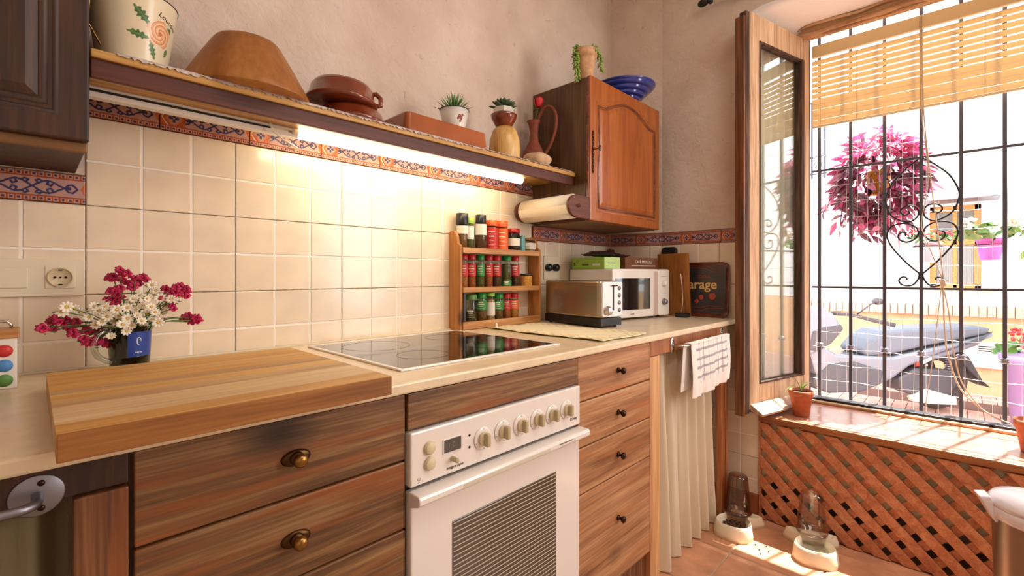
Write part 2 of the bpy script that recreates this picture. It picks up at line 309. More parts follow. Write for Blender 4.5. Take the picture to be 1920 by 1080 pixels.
MT = dict(
    plaster=plaster('plaster', (204, 182, 164), (218, 198, 182), (228, 212, 198)),
    white_plaster=plain('white_plaster', (250, 248, 244), 0.8, bump=0.3, bscale=14),
    ceiling=plain('ceiling_paint', (226, 214, 198), 0.9),
    tile_score=plain('pale_tile_groove', (246, 238, 228), 0.4),
    tile=plain('cream_glazed_tile', (231, 213, 189), 0.22, bump=0.06, bscale=9, var=0.03, coat=0.15),
    grout=plain('grout', (196, 174, 142), 0.9, bump=0.3, bscale=90, var=0.25),
    print=printed('printed_glaze'),
    printmatt=printed('printed_matt', 0.85, 0),
    floor_tile=plain('terracotta_floor_tile', (196, 140, 106), 0.42, bump=0.12, bscale=7, var=0.14),
    floor_grout=plain('floor_grout', (186, 160, 134), 0.9),
    base_tile=plain('terracotta_skirting', (160, 92, 52), 0.5, var=0.1, bscale=12),
    top=plain('cream_worktop', (226, 205, 172), 0.28, bump=0.03, bscale=20, var=0.035, coat=0.1),
    drawer=wood('stained_pine', (72, 46, 26), (114, 78, 46), (156, 118, 78), 'X', 1.15, 0.42, 0.25, knots=2.3, accent=(138, 74, 30), contrast=0.95),
    drawer_v=wood('stained_pine_upright', (60, 30, 14), (104, 62, 34), (146, 98, 60), 'Z', 1.0, 0.42, 0.2, knots=1.8, accent=(140, 76, 34)),
    pine=wood('light_pine', (170, 112, 66), (200, 146, 96), (222, 176, 128), 'Z', 0.8, 0.5, 0.1),
    redwood=wood('red_brown_post', (124, 66, 32), (158, 94, 52), (184, 122, 76), 'Z', 1.0, 0.4, 0.1),
    dark_cab=wood('dark_varnished_oak', (30, 14, 6), (54, 27, 12), (80, 42, 18), 'Z', 1.2, 0.5, 0.05),
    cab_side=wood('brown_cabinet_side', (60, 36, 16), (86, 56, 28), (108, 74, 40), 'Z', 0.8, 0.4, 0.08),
    cab_under=plain('cabinet_underside', (120, 82, 44), 0.5, var=0.1, bscale=8),
    oak=wood('orange_varnished_oak', (132, 62, 18), (164, 86, 28), (188, 110, 44), 'Z', 1.3, 0.32, 0.06, coat=0.3, contrast=0.8),
    oak_dark=wood('dark_oak_moulding', (84, 38, 14), (118, 58, 26), (150, 84, 42), 'X', 1.0, 0.3, 0.1, coat=0.3),
    butcher=[wood('butcher_strip_%d' % i, *c, 'X', 1.3, 0.5, 0.1, contrast=0.9) for i, c in enumerate((
        ((178, 126, 56), (202, 154, 80), (216, 174, 104)), ((148, 104, 58), (178, 136, 88), (198, 162, 116)),
        ((182, 144, 94), (206, 174, 126), (220, 194, 150)), ((168, 112, 42), (194, 140, 64), (210, 162, 86))))],
    butcher_side=wood('butcher_side', (118, 70, 24), (142, 88, 34), (162, 106, 48), 'X', 1.5, 0.55, 0.1),
    shelf_light=wood('light_shelf_board', (158, 106, 44), (186, 136, 66), (206, 162, 92), 'X', 0.8, 0.45, 0.08),
    shelf_dark=wood('dark_shelf_fascia', (58, 18, 8), (86, 34, 16), (110, 54, 32), 'X', 0.9, 0.5, 0.08),
    rack=wood('rack_pine', (146, 88, 34), (182, 120, 58), (206, 150, 88), 'Z', 1.0, 0.45, 0.1, knots=5),
    rack_h=wood('rack_pine_board', (150, 94, 44), (188, 130, 74), (210, 158, 104), 'X', 1.0, 0.45, 0.1),
    bowlwood=wood('honey_bowl_wood', (138, 82, 32), (162, 102, 44), (184, 126, 64), 'Z', 0.45, 0.45, 0.05, contrast=0.8),
    palewood=wood('pale_turned_wood', (176, 128, 58), (208, 164, 94), (226, 190, 126), 'Z', 1.0, 0.35, 0.06),
    old_wood=wood('weathered_window_wood', (158, 124, 92), (208, 172, 134), (230, 202, 168), 'Z', 1.2, 0.75, 0.6),
    old_wood_h=wood('weathered_rail_wood', (140, 104, 80), (190, 156, 130), (216, 190, 166), 'X', 1.2, 0.75, 0.6),
    old_dark=wood('dark_weathered_wood', (40, 24, 16), (74, 48, 34), (110, 82, 62), 'Z', 1.3, 0.8, 0.6),
    beam=wood('lintel_wood', (150, 108, 72), (204, 160, 116), (228, 196, 160), 'Y', 1.0, 0.75, 0.6),
    lattice=wood('terracotta_lattice', (164, 94, 58), (192, 118, 78), (212, 146, 104), 'X', 1.0, 0.5, 0.1),
    sill=plain('red_brown_sill', (176, 122, 98), 0.3, bump=0.1, bscale=14, var=0.1, coat=0.2),
    sill_edge=wood('sill_edge_wood', (120, 66, 30), (156, 94, 50), (180, 120, 70), 'Y', 1.0, 0.45, 0.1),
    panel_back=plain('grey_recess_panel', (190, 176, 140), 0.8, var=0.12, bscale=4),
    white=plain('white_enamel', (236, 228, 220), 0.2, coat=0.3),
    oven_white=plain('oven_white', (232, 222, 214), 0.22, coat=0.35),
    cream_plastic=plain('cream_plastic', (226, 214, 190), 0.4),
    knob_cream=plain('beige_knob_plastic', (212, 196, 160), 0.4),
    knob_shade=plain('grip_plastic', (184, 166, 128), 0.45),
    black=plain('black_plastic', (18, 17, 17), 0.35),
    hobglass=plain('black_ceramic_glass', (12, 12, 13), 0.06, spec=0.5, coat=0.35),
    hobring=plain('faint_ring_print', (52, 46, 42), 0.15),
    oven_glass=plain('smoked_oven_glass', (78, 68, 56), 0.12, coat=0.5),
    stripe=plain('white_glass_stripe', (212, 202, 186), 0.4),
    display=plain('grey_display', (84, 82, 78), 0.2),
    digit=plain('display_digit', (120, 118, 112), 0.4),
    mark=plain('grey_marking', (96, 88, 82), 0.5),
    brass=plain('aged_brass', (150, 112, 62), 0.3, 1.0),
    brass_dark=plain('dark_brass', (80, 56, 34), 0.35, 1.0),
    dark_knob=plain('dark_bronze_knob', (56, 34, 22), 0.25, 0.8),
    satin=plain('satin_pale_steel', (224, 218, 214), 0.4, 0.55),
    steel=plain('polished_steel', (206, 204, 200), 0.22, 1.0),
    brushed=plain('brushed_steel', (176, 166, 150), 0.3, 1.0),
    steel_grey=plain('grey_bar_steel', (140, 140, 150), 0.42, 1.0),
    iron=plain('black_iron', (34, 32, 36), 0.5, 0.3),
    bar=plain('grey_black_bar_paint', (78, 76, 84), 0.5, 0.2),
    wire=plain('galvanised_wire', (206, 206, 202), 0.45, 0.3),
    foil=plain('aluminium_foil', (232, 224, 224), 0.4, 0.35, bump=0.8, bscale=60),
    tube=plain('lit_fluorescent_tube', (255, 240, 204), 0.5, emit=15),
    cord=cloth('cream_cord', (214, 196, 172), 0.1),
    terracotta=plain('terracotta_pot', (176, 96, 58), 0.7, bump=0.1, bscale=40, var=0.1),
    terracotta_pale=plain('pale_terracotta', (204, 158, 118), 0.75, bump=0.1, bscale=40, var=0.1),
    glazed_clay=plain('glazed_clay', (118, 50, 24), 0.18, var=0.12, bscale=10, coat=0.5),
    glazed_tray=plain('glazed_orange_clay', (160, 84, 38), 0.2, var=0.08, bscale=8, coat=0.4),
    raw_clay=plain('raw_clay_jug', (128, 62, 38), 0.7, var=0.1),
    soil=plain('potting_soil', (44, 32, 22), 0.95, bump=0.8, bscale=120),
    leaf=plain('succulent_leaf', (88, 128, 62), 0.45, var=0.15, bscale=30),
    leaf_dark=plain('grey_green_leaf', (66, 88, 56), 0.4, var=0.15, bscale=30),
    leaf_light=plain('pale_green_leaf', (146, 176, 84), 0.45, var=0.12, bscale=30),
    stem=plain('green_stem', (84, 112, 48), 0.6),
    stone=plain('beige_stone', (196, 164, 130), 0.85, bump=0.4, bscale=30, var=0.12),
    blue=plain('cobalt_glaze', (44, 60, 150), 0.12, coat=0.7),
    red_rose=plain('red_petal', (206, 40, 46), 0.5),
    paper=plain('white_paper_towel', (236, 226, 204), 0.9, bump=0.2, bscale=120),
    tin_white=plain('white_enamelled_tin', (226, 220, 210), 0.25, coat=0.4),
    cream_enamel=plain('cream_enamel', (226, 212, 178), 0.25, coat=0.4),
    dark_rim=plain('dark_enamel_rim', (44, 40, 44), 0.3),
    curtain=cloth('cream_curtain_cloth', (242, 226, 198), 0.3),
    sheer=None, olive=cloth('olive_grey_cloth', (118, 104, 74), 0.1),
    towel=None, smoke=glassy('smoky_plastic', (196, 170, 152), 0.03, gloss=1.9), clear=glassy('clear_plastic', (232, 224, 216), 0.03, gloss=1.9),
    feeder=plain('cream_feeder_plastic', (234, 220, 194), 0.35), kibble=plain('brown_kibble', (76, 42, 22), 0.8),
    water=glassy('water_glass', (240, 244, 242), 0.02), pane=glassy('window_glass', (244, 248, 246), 0.01, gloss=1.65),
    mugglass=glassy('green_tinted_glass', (150, 156, 112), 0.02, gloss=1.6), handle_glass=glassy('clear_glass', (232, 236, 232), 0.02, gloss=2.0),
    blue_label=plain('blue_label', (36, 66, 150), 0.35), white_ink=plain('white_ink', (232, 232, 232), 0.5),
    pink=plain('magenta_petal', (186, 28, 84), 0.6, var=0.2, bscale=60), wpetal=plain('white_petal', (240, 232, 214), 0.6), yolk=plain('yellow_centre', (222, 176, 60), 0.7),
    blind=cloth('beige_blind_slat', (230, 214, 186), 0.32, c2=(244, 214, 158)),
    blind_rail=cloth('blind_rail', (226, 206, 170), 0.25),
    street_white=plain('whitewashed_wall', (250, 250, 250), 0.9, bump=0.2, bscale=5),
    street_orange=plain('orange_plinth_paint', (240, 190, 146), 0.85, bump=0.2, bscale=9, var=0.05),
    coping=plain('pale_coping_brick', (222, 196, 176), 0.85, var=0.1, bscale=20), paver=plain('pink_paver', (214, 172, 160), 0.8, var=0.08, bscale=14),
    joint=plain('dark_joint', (120, 88, 80), 0.9), joinery=plain('orange_joinery', (222, 146, 84), 0.6, var=0.08), dark_pane=plain('dark_pane', (120, 124, 126), 0.15, coat=0.5), slatc=plain('grey_curtain', (168, 170, 168), 0.8),
    scooter=plain('blue_grey_paint', (130, 136, 148), 0.3, 0.2, coat=0.4), scooter_dark=plain('dark_grey_plastic', (84, 84, 90), 0.5), rubber=plain('tyre_rubber', (92, 86, 86), 0.85), scooter_white=plain('pale_engine_cover', (224, 220, 208), 0.5), red=plain('red_reflector', (214, 50, 40), 0.3), seat=plain('grey_blue_seat', (112, 120, 134), 0.5),
    violet=plain('violet_pot', (184, 156, 212), 0.5), pinkpot=plain('bright_pink_pot', (226, 96, 190), 0.5), palepot=plain('pale_pink_pot', (238, 206, 226), 0.5),
    gerred=plain('red_geranium', (226, 62, 66), 0.6), gerwhite=plain('cream_geranium', (246, 232, 214), 0.6), yellow=plain('yellow_pot', (232, 168, 40), 0.6),
    bin_lid=plain('lilac_white_lid', (226, 218, 222), 0.3, coat=0.2), bin_steel=plain('satin_bin_steel', (150, 134, 118), 0.32, 0.9),
    lidred=plain('red_lid', (176, 26, 26), 0.35), lidgreen=plain('green_lid', (24, 128, 44), 0.35), lidorange=plain('orange_lid', (232, 92, 34), 0.35), jar=glassy('jar_glass', (228, 224, 214), 0.02),
    labred=plain('red_label', (190, 44, 38), 0.5), labgreen=plain('green_label', (52, 136, 60), 0.5), labor=plain('orange_label', (224, 100, 40), 0.5), labwhite=plain('white_label', (228, 222, 208), 0.5),
    limelab=plain('lime_green_card', (158, 200, 74), 0.5), palelime=plain('pale_lime_card', (190, 220, 140), 0.5), purple=plain('dark_purple_wrapper', (62, 30, 54), 0.25, bump=0.4, bscale=40, coat=0.3),
    brownbox=plain('brown_carton', (112, 66, 36), 0.5, var=0.1), kraft=plain('kraft', (150, 104, 60), 0.8), teal=plain('teal_glaze', (112, 170, 168), 0.4),
    spice=[plain('spice_%d' % i, c, 0.9, bump=0.4, bscale=200, var=0.2) for i, c in enumerate(((186, 120, 62), (170, 92, 42), (120, 86, 46), (90, 96, 44), (196, 140, 60), (84, 56, 34), (206, 170, 120)))],
    gold=plain('gold_lettering', (232, 190, 112), 0.5), reddish=plain('faded_red_print', (170, 66, 44), 0.5), tray_face=plain('dark_grey_tin', (66, 60, 60), 0.3, 0.3, var=0.15, bscale=12), tray_rim=plain('brown_enamel_rim', (106, 50, 28), 0.22, 0.2, coat=0.4, var=0.15, bscale=25),
)
def sheer_mat():
    m, n, l, b = new_mat('sheer_voile'); out = n['Material Output']
    t = n.new('ShaderNodeBsdfTransparent'); tr = n.new('ShaderNodeBsdfTranslucent'); tr.inputs[0].default_value = lin((246, 240, 228))
    df = n.new('ShaderNodeBsdfDiffuse'); df.inputs[0].default_value = lin((240, 232, 218))
    a = n.new('ShaderNodeMixShader'); a.inputs[0].default_value = 0.5; l.new(df.outputs[0], a.inputs[1]); l.new(tr.outputs[0], a.inputs[2])
    x = n.new('ShaderNodeMixShader'); x.inputs[0].default_value = 0.78; l.new(t.outputs[0], x.inputs[1]); l.new(a.outputs[0], x.inputs[2]); l.new(x.outputs[0], out.inputs[0])
    return m
MT['sheer'] = sheer_mat()

# ================================================================== ROOM
# floor
fl = setting('floor', (0.7, -0.45, FZ))
MB().box(-1.25, 3.18, -2.7, 1.75, FZ - 0.05, FZ - 0.004).build('screed', MT['floor_grout'], fl)
tm = hold(MB().box(-0.164, 0.164, -0.1645, 0.1645, -0.012, 0.0), 'floor_tile', MT['floor_tile'], fl, bev=0.004)
tc_ = hold(MB().box(-0.0435, 0.0435, -0.1645, 0.1645, -0.012, 0.0), 'floor_tile', MT['floor_tile'], fl, bev=0.004)
k = 0
for i in range(-3, 2):
    for j in range(-8, 3):
        cx = 2.19 + 0.1675 + i * 0.335; cy = 0.765 - 0.168 + j * 0.3355
        if i == 1: cx = 2.5695
        p = (cx - 0.7, cy + 0.45, 0)
        if i == 1:
            if j == -8: tc_.location = p
            else: copy_part(tc_, fl, p)
        elif k == 0: tm.location = p; k += 1
        else: copy_part(tm, fl, p)
# walls ------------------------------------------------------------
wbk = setting('wall_back', (0.5, 1.6, FZ))
MB().box(-1.25, 2.62, 1.597, 1.75, FZ, 3.0).build('masonry', MT['grout'], wbk)
pl = MB()
pl.box(-1.25, 0.0965, 1.588, 1.6, 1.384, 3.0).box(0.0965, 1.7715, 1.588, 1.6, 1.607, 3.0).box(1.7715, 2.53, 1.588, 1.6, 1.384, 3.0)
pl.build('plaster', MT['plaster'], wbk)
MB().box(-1.25, 2.53, 1.588, 1.6, FZ, 0.861).build('lower_plaster', MT['plaster'], wbk)
def tile_mesh(w, h, u0=0, full=True, hs=(0, 1), cw=0.1117, ch=0.112):
    """glazed tile, scored 3 x 2, face towards -Y, lower left corner at the origin; clipped to w x h"""
    mb = MB(); g = 0.0011
    mb.box(g, w - g, -0.0056, 0.006, g, h - g)
    us = []; u = -u0
    while u < w - 0.004:
        a = max(u, 0) + (g if u <= 0 else 0.0024); b_ = min(u + cw, w) - (g if u + cw >= w - 0.004 else 0.0024)
        if b_ - a > 0.006: us.append((a, b_))
        u += cw
    zs = []; z = -hs[0] if hs[0] else 0
    while z < h - 0.004:
        a = max(z, 0) + (g if z <= 0 else 0.0024); b_ = min(z + ch, h) - (g if z + ch >= h - 0.004 else 0.0024)
        if b_ - a > 0.006: zs.append((a, b_))
        z += ch
    for a, b_ in us:
        for c, d in zs:
            v = [(a, -0.0056, c), (b_, -0.0056, c), (b_, -0.0056, d), (a, -0.0056, d)]; e = 0.0018
            v += [(a + e, -0.007, c + e), (b_ - e, -0.007, c + e), (b_ - e, -0.007, d - e), (a + e, -0.007, d - e)]
            mb.add(v, [(4, 5, 6, 7), (0, 1, 5, 4), (1, 2, 6, 5), (2, 3, 7, 6), (3, 0, 4, 7)])
    return mb
cache = {}
def lay_tile(wall, origin, ang, w, h, u0, z0):
    """origin: world position of the tile's lower left corner on the wall face; ang: wall rotation about z"""
    key = (round(w, 3), round(h, 3), round(u0, 3), round(z0, 3))
    loc = Vector(origin) - wall.location
    if key in cache: return copy_part(cache[key], wall, loc, (0, 0, ang))
    mb = tile_mesh(w, h, u0, hs=(z0, 0)); me_o = ORG[wall.name]; ORG[wall.name] = Vector((0, 0, 0))
    o = mb.build('tile', [MT['tile'], MT['tile_score']], wall)
    for q in o.data.polygons[0:6]: q.material_index = 1
    ORG[wall.name] = me_o; ORG[o.name] = me_o
    o.location = loc; o.rotation_euler = (0, 0, ang); cache[key] = o
    return o
ROWS = [(0.861, 1.085), (1.085, 1.309)]
def tile_rows(wall, p0, p1, first, rows, zclip):
    """tiles along p0->p1; 'first' = how far the tile grid starts before p0"""
    p0 = Vector(p0); p1 = Vector(p1); L = (p1 - p0).length; d = (p1 - p0) / L; ang = math.atan2(d.y, d.x)
    s0 = -first
    while s0 < L - 0.005:
        a = max(s0, 0); b_ = min(s0 + 0.335, L)
        for z0, z1 in rows:
            c = max(z0, zclip); 
            if z1 - c < 0.01: continue
            q = p0 + d * a
            lay_tile(wall, (q.x, q.y, c), ang, b_ - a, z1 - c, a - s0, c - z0)
        s0 += 0.335
tile_rows(wbk, (-0.5735, 1.59), (2.52, 1.59), 0, ROWS, 0.895)
tile_rows(wbk, (0.0965, 1.59), (1.7715, 1.59), 0, [(1.309, 1.533)], 1.309)
# patterned border tiles
def bdist(px, py, pts):
    best = 9
    for (a, b_), (c, d) in zip(pts[:-1], pts[1:]):
        vx, vy = c - a, d - b_; L = vx * vx + vy * vy
        t = max(0, min(1, ((px - a) * vx + (py - b_) * vy) / L)) if L else 0
        best = min(best, math.hypot(px - a - t * vx, py - b_ - t * vy))
    return best
def spiral(cx, cy, r0, r1, a0, a1, n=14):
    return [(cx + (r0 + (r1 - r0) * i / n) * math.cos(R(a0 + (a1 - a0) * i / n)), cy + (r0 + (r1 - r0) * i / n) * math.sin(R(a0 + (a1 - a0) * i / n))) for i in range(n + 1)]
BW, BH = 0.223, 0.0725
_curves = []
for sgn in (1, -1):
    for sx in (1, -1):
        f_ = lambda pts: [(0.128 + sx * (x - 0.128), 0.036 + sgn * y) for x, y in pts]
        _curves.append(f_([(0.128, 0.0), (0.136, 0.006), (0.146, 0.013), (0.156, 0.015), (0.166, 0.011), (0.174, 0.005), (0.184, 0.0)]))
        _curves.append(f_([(0.146, 0.013), (0.140, 0.017), (0.134, 0.014), (0.137, 0.010)]))
        _curves.append(f_([(0.156, 0.015), (0.153, 0.006), (0.160, 0.003), (0.163, 0.008)]))
        _curves.append(f_([(0.184, 0.0), (0.190, 0.008), (0.198, 0.010), (0.207, 0.0)]))
def border_col(x, z):
    red = (150, 66, 34); blue = (38, 38, 88); gnd = (180, 138, 130); cream = (214, 186, 160)
    e = min(z, BH - z)
    if e < 0.0022: return (120, 50, 30)
    if e < 0.0125:
        k = (x % 0.0125) - 0.00625
        if abs(z - 0.0075 if z < BH / 2 else BH - z - 0.0075) < 0.0028 and abs(k) < 0.0026: return blue
        if abs(k) > 0.0050: return red
        return (196, 132, 104)
    if e < 0.0150: return red
    # chevron that separates units
    zz = abs(z - BH / 2)
    if abs(x - (0.0045 + zz * 0.62)) < 0.0019: return cream
    if abs(x - (0.0600 - zz * 0.62)) < 0.0014: return red
    if x < 0.0045 + zz * 0.62: return (190, 96, 52)
    dx = x - 0.032; r = math.hypot(dx, z - BH / 2); a = math.atan2(z - BH / 2, dx)
    if abs(dx) + zz * 0.9 < 0.018:
        if r < 0.0022: return cream
        if r < 0.0115 * abs(math.cos(2 * a)) + 0.0012: return blue
        return gnd
    if x < 0.058: return (196, 104, 52) if abs(dx) + zz * 0.9 < 0.024 else red if abs(dx) + zz * 0.9 < 0.027 else (188, 92, 48)
    if x > 0.212 and zz < (x - 0.212) * 2.0: return (188, 92, 48)
    xx = x
    for c in _curves:
        if bdist(xx, z, c) < 0.0021: return blue
    if abs(x - 0.190) < 0.005 and zz < 0.004: return blue
    if abs(x - 0.066) < 0.005 and zz < 0.004: return blue
    return gnd
bcache = {}
def lay_border(wall, origin, ang, w, x_from=0.0):
    key = (round(w, 3), round(x_from, 3)); loc = Vector(origin) - wall.location
    if key in bcache: return copy_part(bcache[key], wall, loc, (0, 0, ang))
    me_o = ORG[wall.name]; ORG[wall.name] = Vector((0, 0, 0))
    mb = MB(); mb.box(0.0008, w - 0.0008, -0.004, 0.006, 0.0008, BH - 0.0008)
    nu = max(4, int(w / 0.0011)); nv = 66
    def fn(u, v):
        x = 0.0008 + u * (w - 0.0016); z = 0.0008 + v * (BH - 0.0016); e = min(x, w - x, z, BH - z)
        rid = -0.0010 if min(abs(z - 0.0138), abs(BH - z - 0.0138)) < 0.0013 else 0
        return (x, -0.0078 + rid + (0.0022 if e < 0.0012 else 0), z)
    mb.grid(fn, nu, nv)
    o = mb.build('border_tile', MT['print'], wall); ORG[wall.name] = me_o; ORG[o.name] = me_o
    paint(o, lambda p: border_col(p.x + x_from, p.z))
    o.location = loc; o.rotation_euler = (0, 0, ang); bcache[key] = o
    return o
def border_run(wall, p0, p1, z, phase=0.0):
    p0 = Vector(p0); p1 = Vector(p1); L = (p1 - p0).length; d = (p1 - p0) / L; ang = math.atan2(d.y, d.x); s0 = -phase
    while s0 < L - 0.004:
        a = max(s0, 0); b_ = min(s0 + BW, L); q = p0 + d * a
        lay_border(wall, (q.x, q.y, z), ang, b_ - a, a - s0); s0 += BW
border_run(wbk, (-0.3715, 1.59), (0.0965, 1.59), 1.3095, 0.2)
border_run(wbk, (0.0965, 1.59), (1.781, 1.59), 1.5335, 0.073)
border_run(wbk, (1.783, 1.59), (2.52, 1.59), 1.3095, 0.0)
# splayed corner wall
wc = setting('wall_corner', (2.6, 1.45, FZ))
ca = math.atan2(1.304 - 1.59, 0.1)
Mc = Matrix.Translation((2.52, 1.59, 0)) @ Matrix.Rotation(ca, 4, 'Z')
MB().box(0, 0.303, 0.006, 0.12, FZ, 3.0, Mc).build('masonry', MT['grout'], wc)
MB().box(-0.004, 0.305, -0.003, 0.01, 1.384, 3.0, Mc).box(-0.004, 0.305, -0.003, 0.01, FZ, 0.861, Mc).build('plaster', MT['plaster'], wc)
tile_rows(wc, (2.52, 1.59), (2.62, 1.304), 0.1, ROWS, 0.895)
border_run(wc, (2.52, 1.59), (2.62, 1.304), 1.3095, 0.07)
# right wall with the window opening
wr = setting('wall_right', (2.85, 0.2, FZ))
P3 = [(2.627, 1.304), (2.627, 0.866), (3.08, 0.68), (3.18, 0.68), (3.18, 1.75), (2.627, 1.75)]
MB().prism(P3, 'z', 0.42, 3.0).box(2.627, 3.18, 0.772, 1.75, FZ, 0.42).box(2.627, 3.18, -2.55, -0.72, FZ, 3.0).box(2.627, 3.18, -0.72, 0.866, 2.53, 3.0).box(2.96, 3.18, -0.72, 0.772, FZ, 0.38).build('masonry', MT['plaster'], wr)
def arc(cy, cz, r, a0, a1, n=8): return [(cy + r * math.cos(R(a0 + (a1 - a0) * i / n)), cz + r * math.sin(R(a0 + (a1 - a0) * i / n))) for i in range(n + 1)]
face = [(1.304, 1.384), (1.304, 3.0), (-0.72, 3.0), (-0.72, 2.512)] + [(0.752, 2.512)] + arc(0.752, 2.402, 0.11, 90, 0)[1:] + [(0.862, 1.384)]
MB().prism(face[::-1], 'x', 2.618, 2.63).box(2.618, 2.63, -2.55, -0.72, FZ, 3.0).build('plaster', MT['plaster'], wr)
# tiles on the right wall: joined rows; Y runs downwards from the corner
tile_rows(wr, (2.62, 1.304), (2.62, 0.862), 0.0, ROWS, 0.895)
for z0, z1 in ((0.637, 0.861), (0.413, 0.637)): tile_rows(wr, (2.62, 1.304), (2.62, 0.862), 0, [(z0, z1)], z0)
for z0, z1 in ((0.189, 0.413), (-0.035, 0.189)): tile_rows(wr, (2.62, 1.304), (2.62, 0.766), 0, [(z0, z1)], max(z0, 0.0))
MB().box(2.613, 2.64, 0.766, 0.868, 0.411, 0.42).build('ledge', MT['tile'], wr, bev=0.002)
border_run(wr, (2.62, 1.304), (2.62, 0.862), 1.3095, 0.1)
bb = MB().box(2.608, 2.628, 0.766, 1.30, FZ, 0.0).build('baseboard_right', MT['base_tile'], bev=0.003); bb['kind'] = 'structure'
# white reveal lining (jamb + soffit)
tr = MB()
prof = [(0.862, 0.42), (0.862, 2.402)] + arc(0.752, 2.402, 0.11, 0, 90)[1:] + [(-0.72, 2.512)]
def rv(u, v):
    k = u * (len(prof) - 1); i = min(int(k), len(prof) - 2); t = k - i
    y = prof[i][0] * (1 - t) + prof[i + 1][0] * t; z = prof[i][1] * (1 - t) + prof[i + 1][1] * t
    sh = v * (0.182 if y > 0.7 else 0.182 * max(0, (y - 0.3) / 0.4) if y > 0.3 else 0)
    return (2.614 + v * 0.47, y - sh, z - v * 0.012)
tr.grid(rv, (len(prof) - 1) * 2, 8)
o = tr.build('trim_1', MT['white_plaster'], solid=0.012); o['kind'] = 'structure'
# other walls and ceiling
for nm, bx_ in (('wall_left', (-1.4, -1.25, -2.7, 1.75)), ('wall_front', (-1.25, 3.18, -2.7, -2.55))):
    o = MB().box(*bx_, FZ, 3.0).build(nm, MT['plaster']); o['kind'] = 'structure'
o = MB().box(-1.4, 3.18, -2.7, 1.75, 3.0, 3.12).build('ceiling', MT['ceiling']); o['kind'] = 'structure'

# window frame, lintel, casement ------------------------------------
wn = setting('window_1', (3.08, 0.0, 0.42))
MB().box(2.98, 3.08, -0.72, 0.72, 2.455, 2.515).build('lintel', MT['beam'], wn, bev=0.012)
bmb = MB()
for i, (a, z, r) in enumerate(((2.975, 2.452, 0.012), (2.99, 2.44, 0.009), (2.96, 2.49, 0.008))):
    pts = [(a + 0.006 * math.sin(j * 1.7 + i), -0.7 + j * 0.1, z + 0.006 * math.sin(j * 2.3 + i * 2)) for j in range(15)]
    bmb.tube(pts, r, 6)
bmb.build('split_batten', MT['beam'], wn)
MB().box(3.06, 3.12, 0.645, 0.70, 0.42, 2.50).build('jamb', MT['old_dark'], wn, bev=0.003)
MB().box(3.06, 3.12, -0.72, -0.66, 0.42, 2.50).build('jamb', MT['old_dark'], wn, bev=0.003)
MB().box(3.075, 3.14, -0.66, 0.66, 0.42, 0.446).build('bottom_rail', MT['iron'], wn, bev=0.003)
MB().box(3.045, 3.075, -0.66, 0.66, 0.42, 0.434).build('bottom_bead', MT['beam'], wn, bev=0.004)
# open casement: local frame x = from free end to hinge
hx, hy = 3.045, 0.655; cdir = Vector((0.9685, -0.249, 0)); fe = Vector((hx, hy, 0)) - cdir * 0.565
Mcs = Matrix.Translation(fe) @ Matrix.Rotation(math.atan2(cdir.y, cdir.x), 4, 'Z')
cs = MB()
W_, Z0, Z1 = 0.565, 0.462, 2.448
cs.box(0, 0.082, -0.022, 0.022, Z0, Z1, Mcs)
cas = cs.build('casement', MT['old_wood'], wn, bev=0.004)
MB().box(W_ - 0.062, W_, -0.022, 0.022, Z0, Z1, Mcs).build('hinge_stile', MT['old_wood'], cas, bev=0.004)
for i in range(3):
    a = 0.084 + i * 0.1395
    MB().box(a, a + 0.136, -0.020, 0.02, Z1 - 0.13, Z1 - 0.002 * i, Mcs).build('top_board', MT['old_wood'], cas, bev=0.003)
    MB().box(a, a + 0.136, -0.020, 0.02, Z0 + 0.002 * i, Z0 + 0.12, Mcs).build('bottom_board', MT['old_wood'], cas, bev=0.003)
fr = MB()
fr.box(0.082, 0.09, -0.026, 0.01, Z0 + 0.12, Z1 - 0.13, Mcs).box(W_ - 0.092, W_ - 0.062, -0.028, 0.01, Z0 + 0.12, Z1 - 0.13, Mcs)
fr.box(0.082, W_ - 0.062, -0.026, 0.01, Z1 - 0.142, Z1 - 0.13, Mcs).box(0.082, W_ - 0.062, -0.026, 0.01, Z0 + 0.12, Z0 + 0.13, Mcs)
fr.build('glazing_bead', MT['old_dark'], cas, bev=0.002)
MB().box(0.09, W_ - 0.09, -0.006, -0.002, Z0 + 0.13, Z1 - 0.142, Mcs).build('pane', MT['pane'], cas)
MB().box(-0.03, 0.0, -0.02, 0.016, Z0 - 0.02, Z1 - 0.005, Mcs).build('edge_batten', MT['old_dark'], cas, bev=0.004)
MB().box(-0.045, -0.03, -0.018, 0.03, Z0 - 0.03, Z1 - 0.03, Mcs).build('outer_batten', MT['drawer_v'], cas, bev=0.003)
dr = MB(); dr.prism([(-0.022, Z0 + 0.028), (-0.085, Z0 - 0.01), (-0.08, Z0 - 0.022), (-0.022, Z0 - 0.004)], 'x', 0.005, W_ - 0.16, Mcs)
dr.build('drip_board', MT['old_wood_h'], cas, bev=0.002)
# sheer curtain on the casement's wall side
sh = MB()
def sfn(u, v):
    x = 0.085 + u * 0.40; z = Z0 + 0.13 + v * 1.72
    return Mcs @ Vector((0.285 + (x - 0.285) * (0.80 + 0.35 * abs(v - 0.55)), 0.034 + 0.012 * math.sin(u * 34 + v * 3), z))
sh.grid(sfn, 60, 24)
tag(sh.build('sheer_curtain', MT['sheer']), 'white sheer voile curtain gathered behind the glass of the open casement', 'curtain')

# sill
si = setting('trim_2', (2.83, 0.0, 0.385))
MB().box(2.615, 3.06, -0.72, 0.766, 0.388, 0.42).build('sill_top', MT['sill'], si, bev=0.003)
MB().box(2.59, 2.615, -0.72, 0.766, 0.386, 0.419).build('sill_edge', MT['sill_edge'], si, bev=0.006)

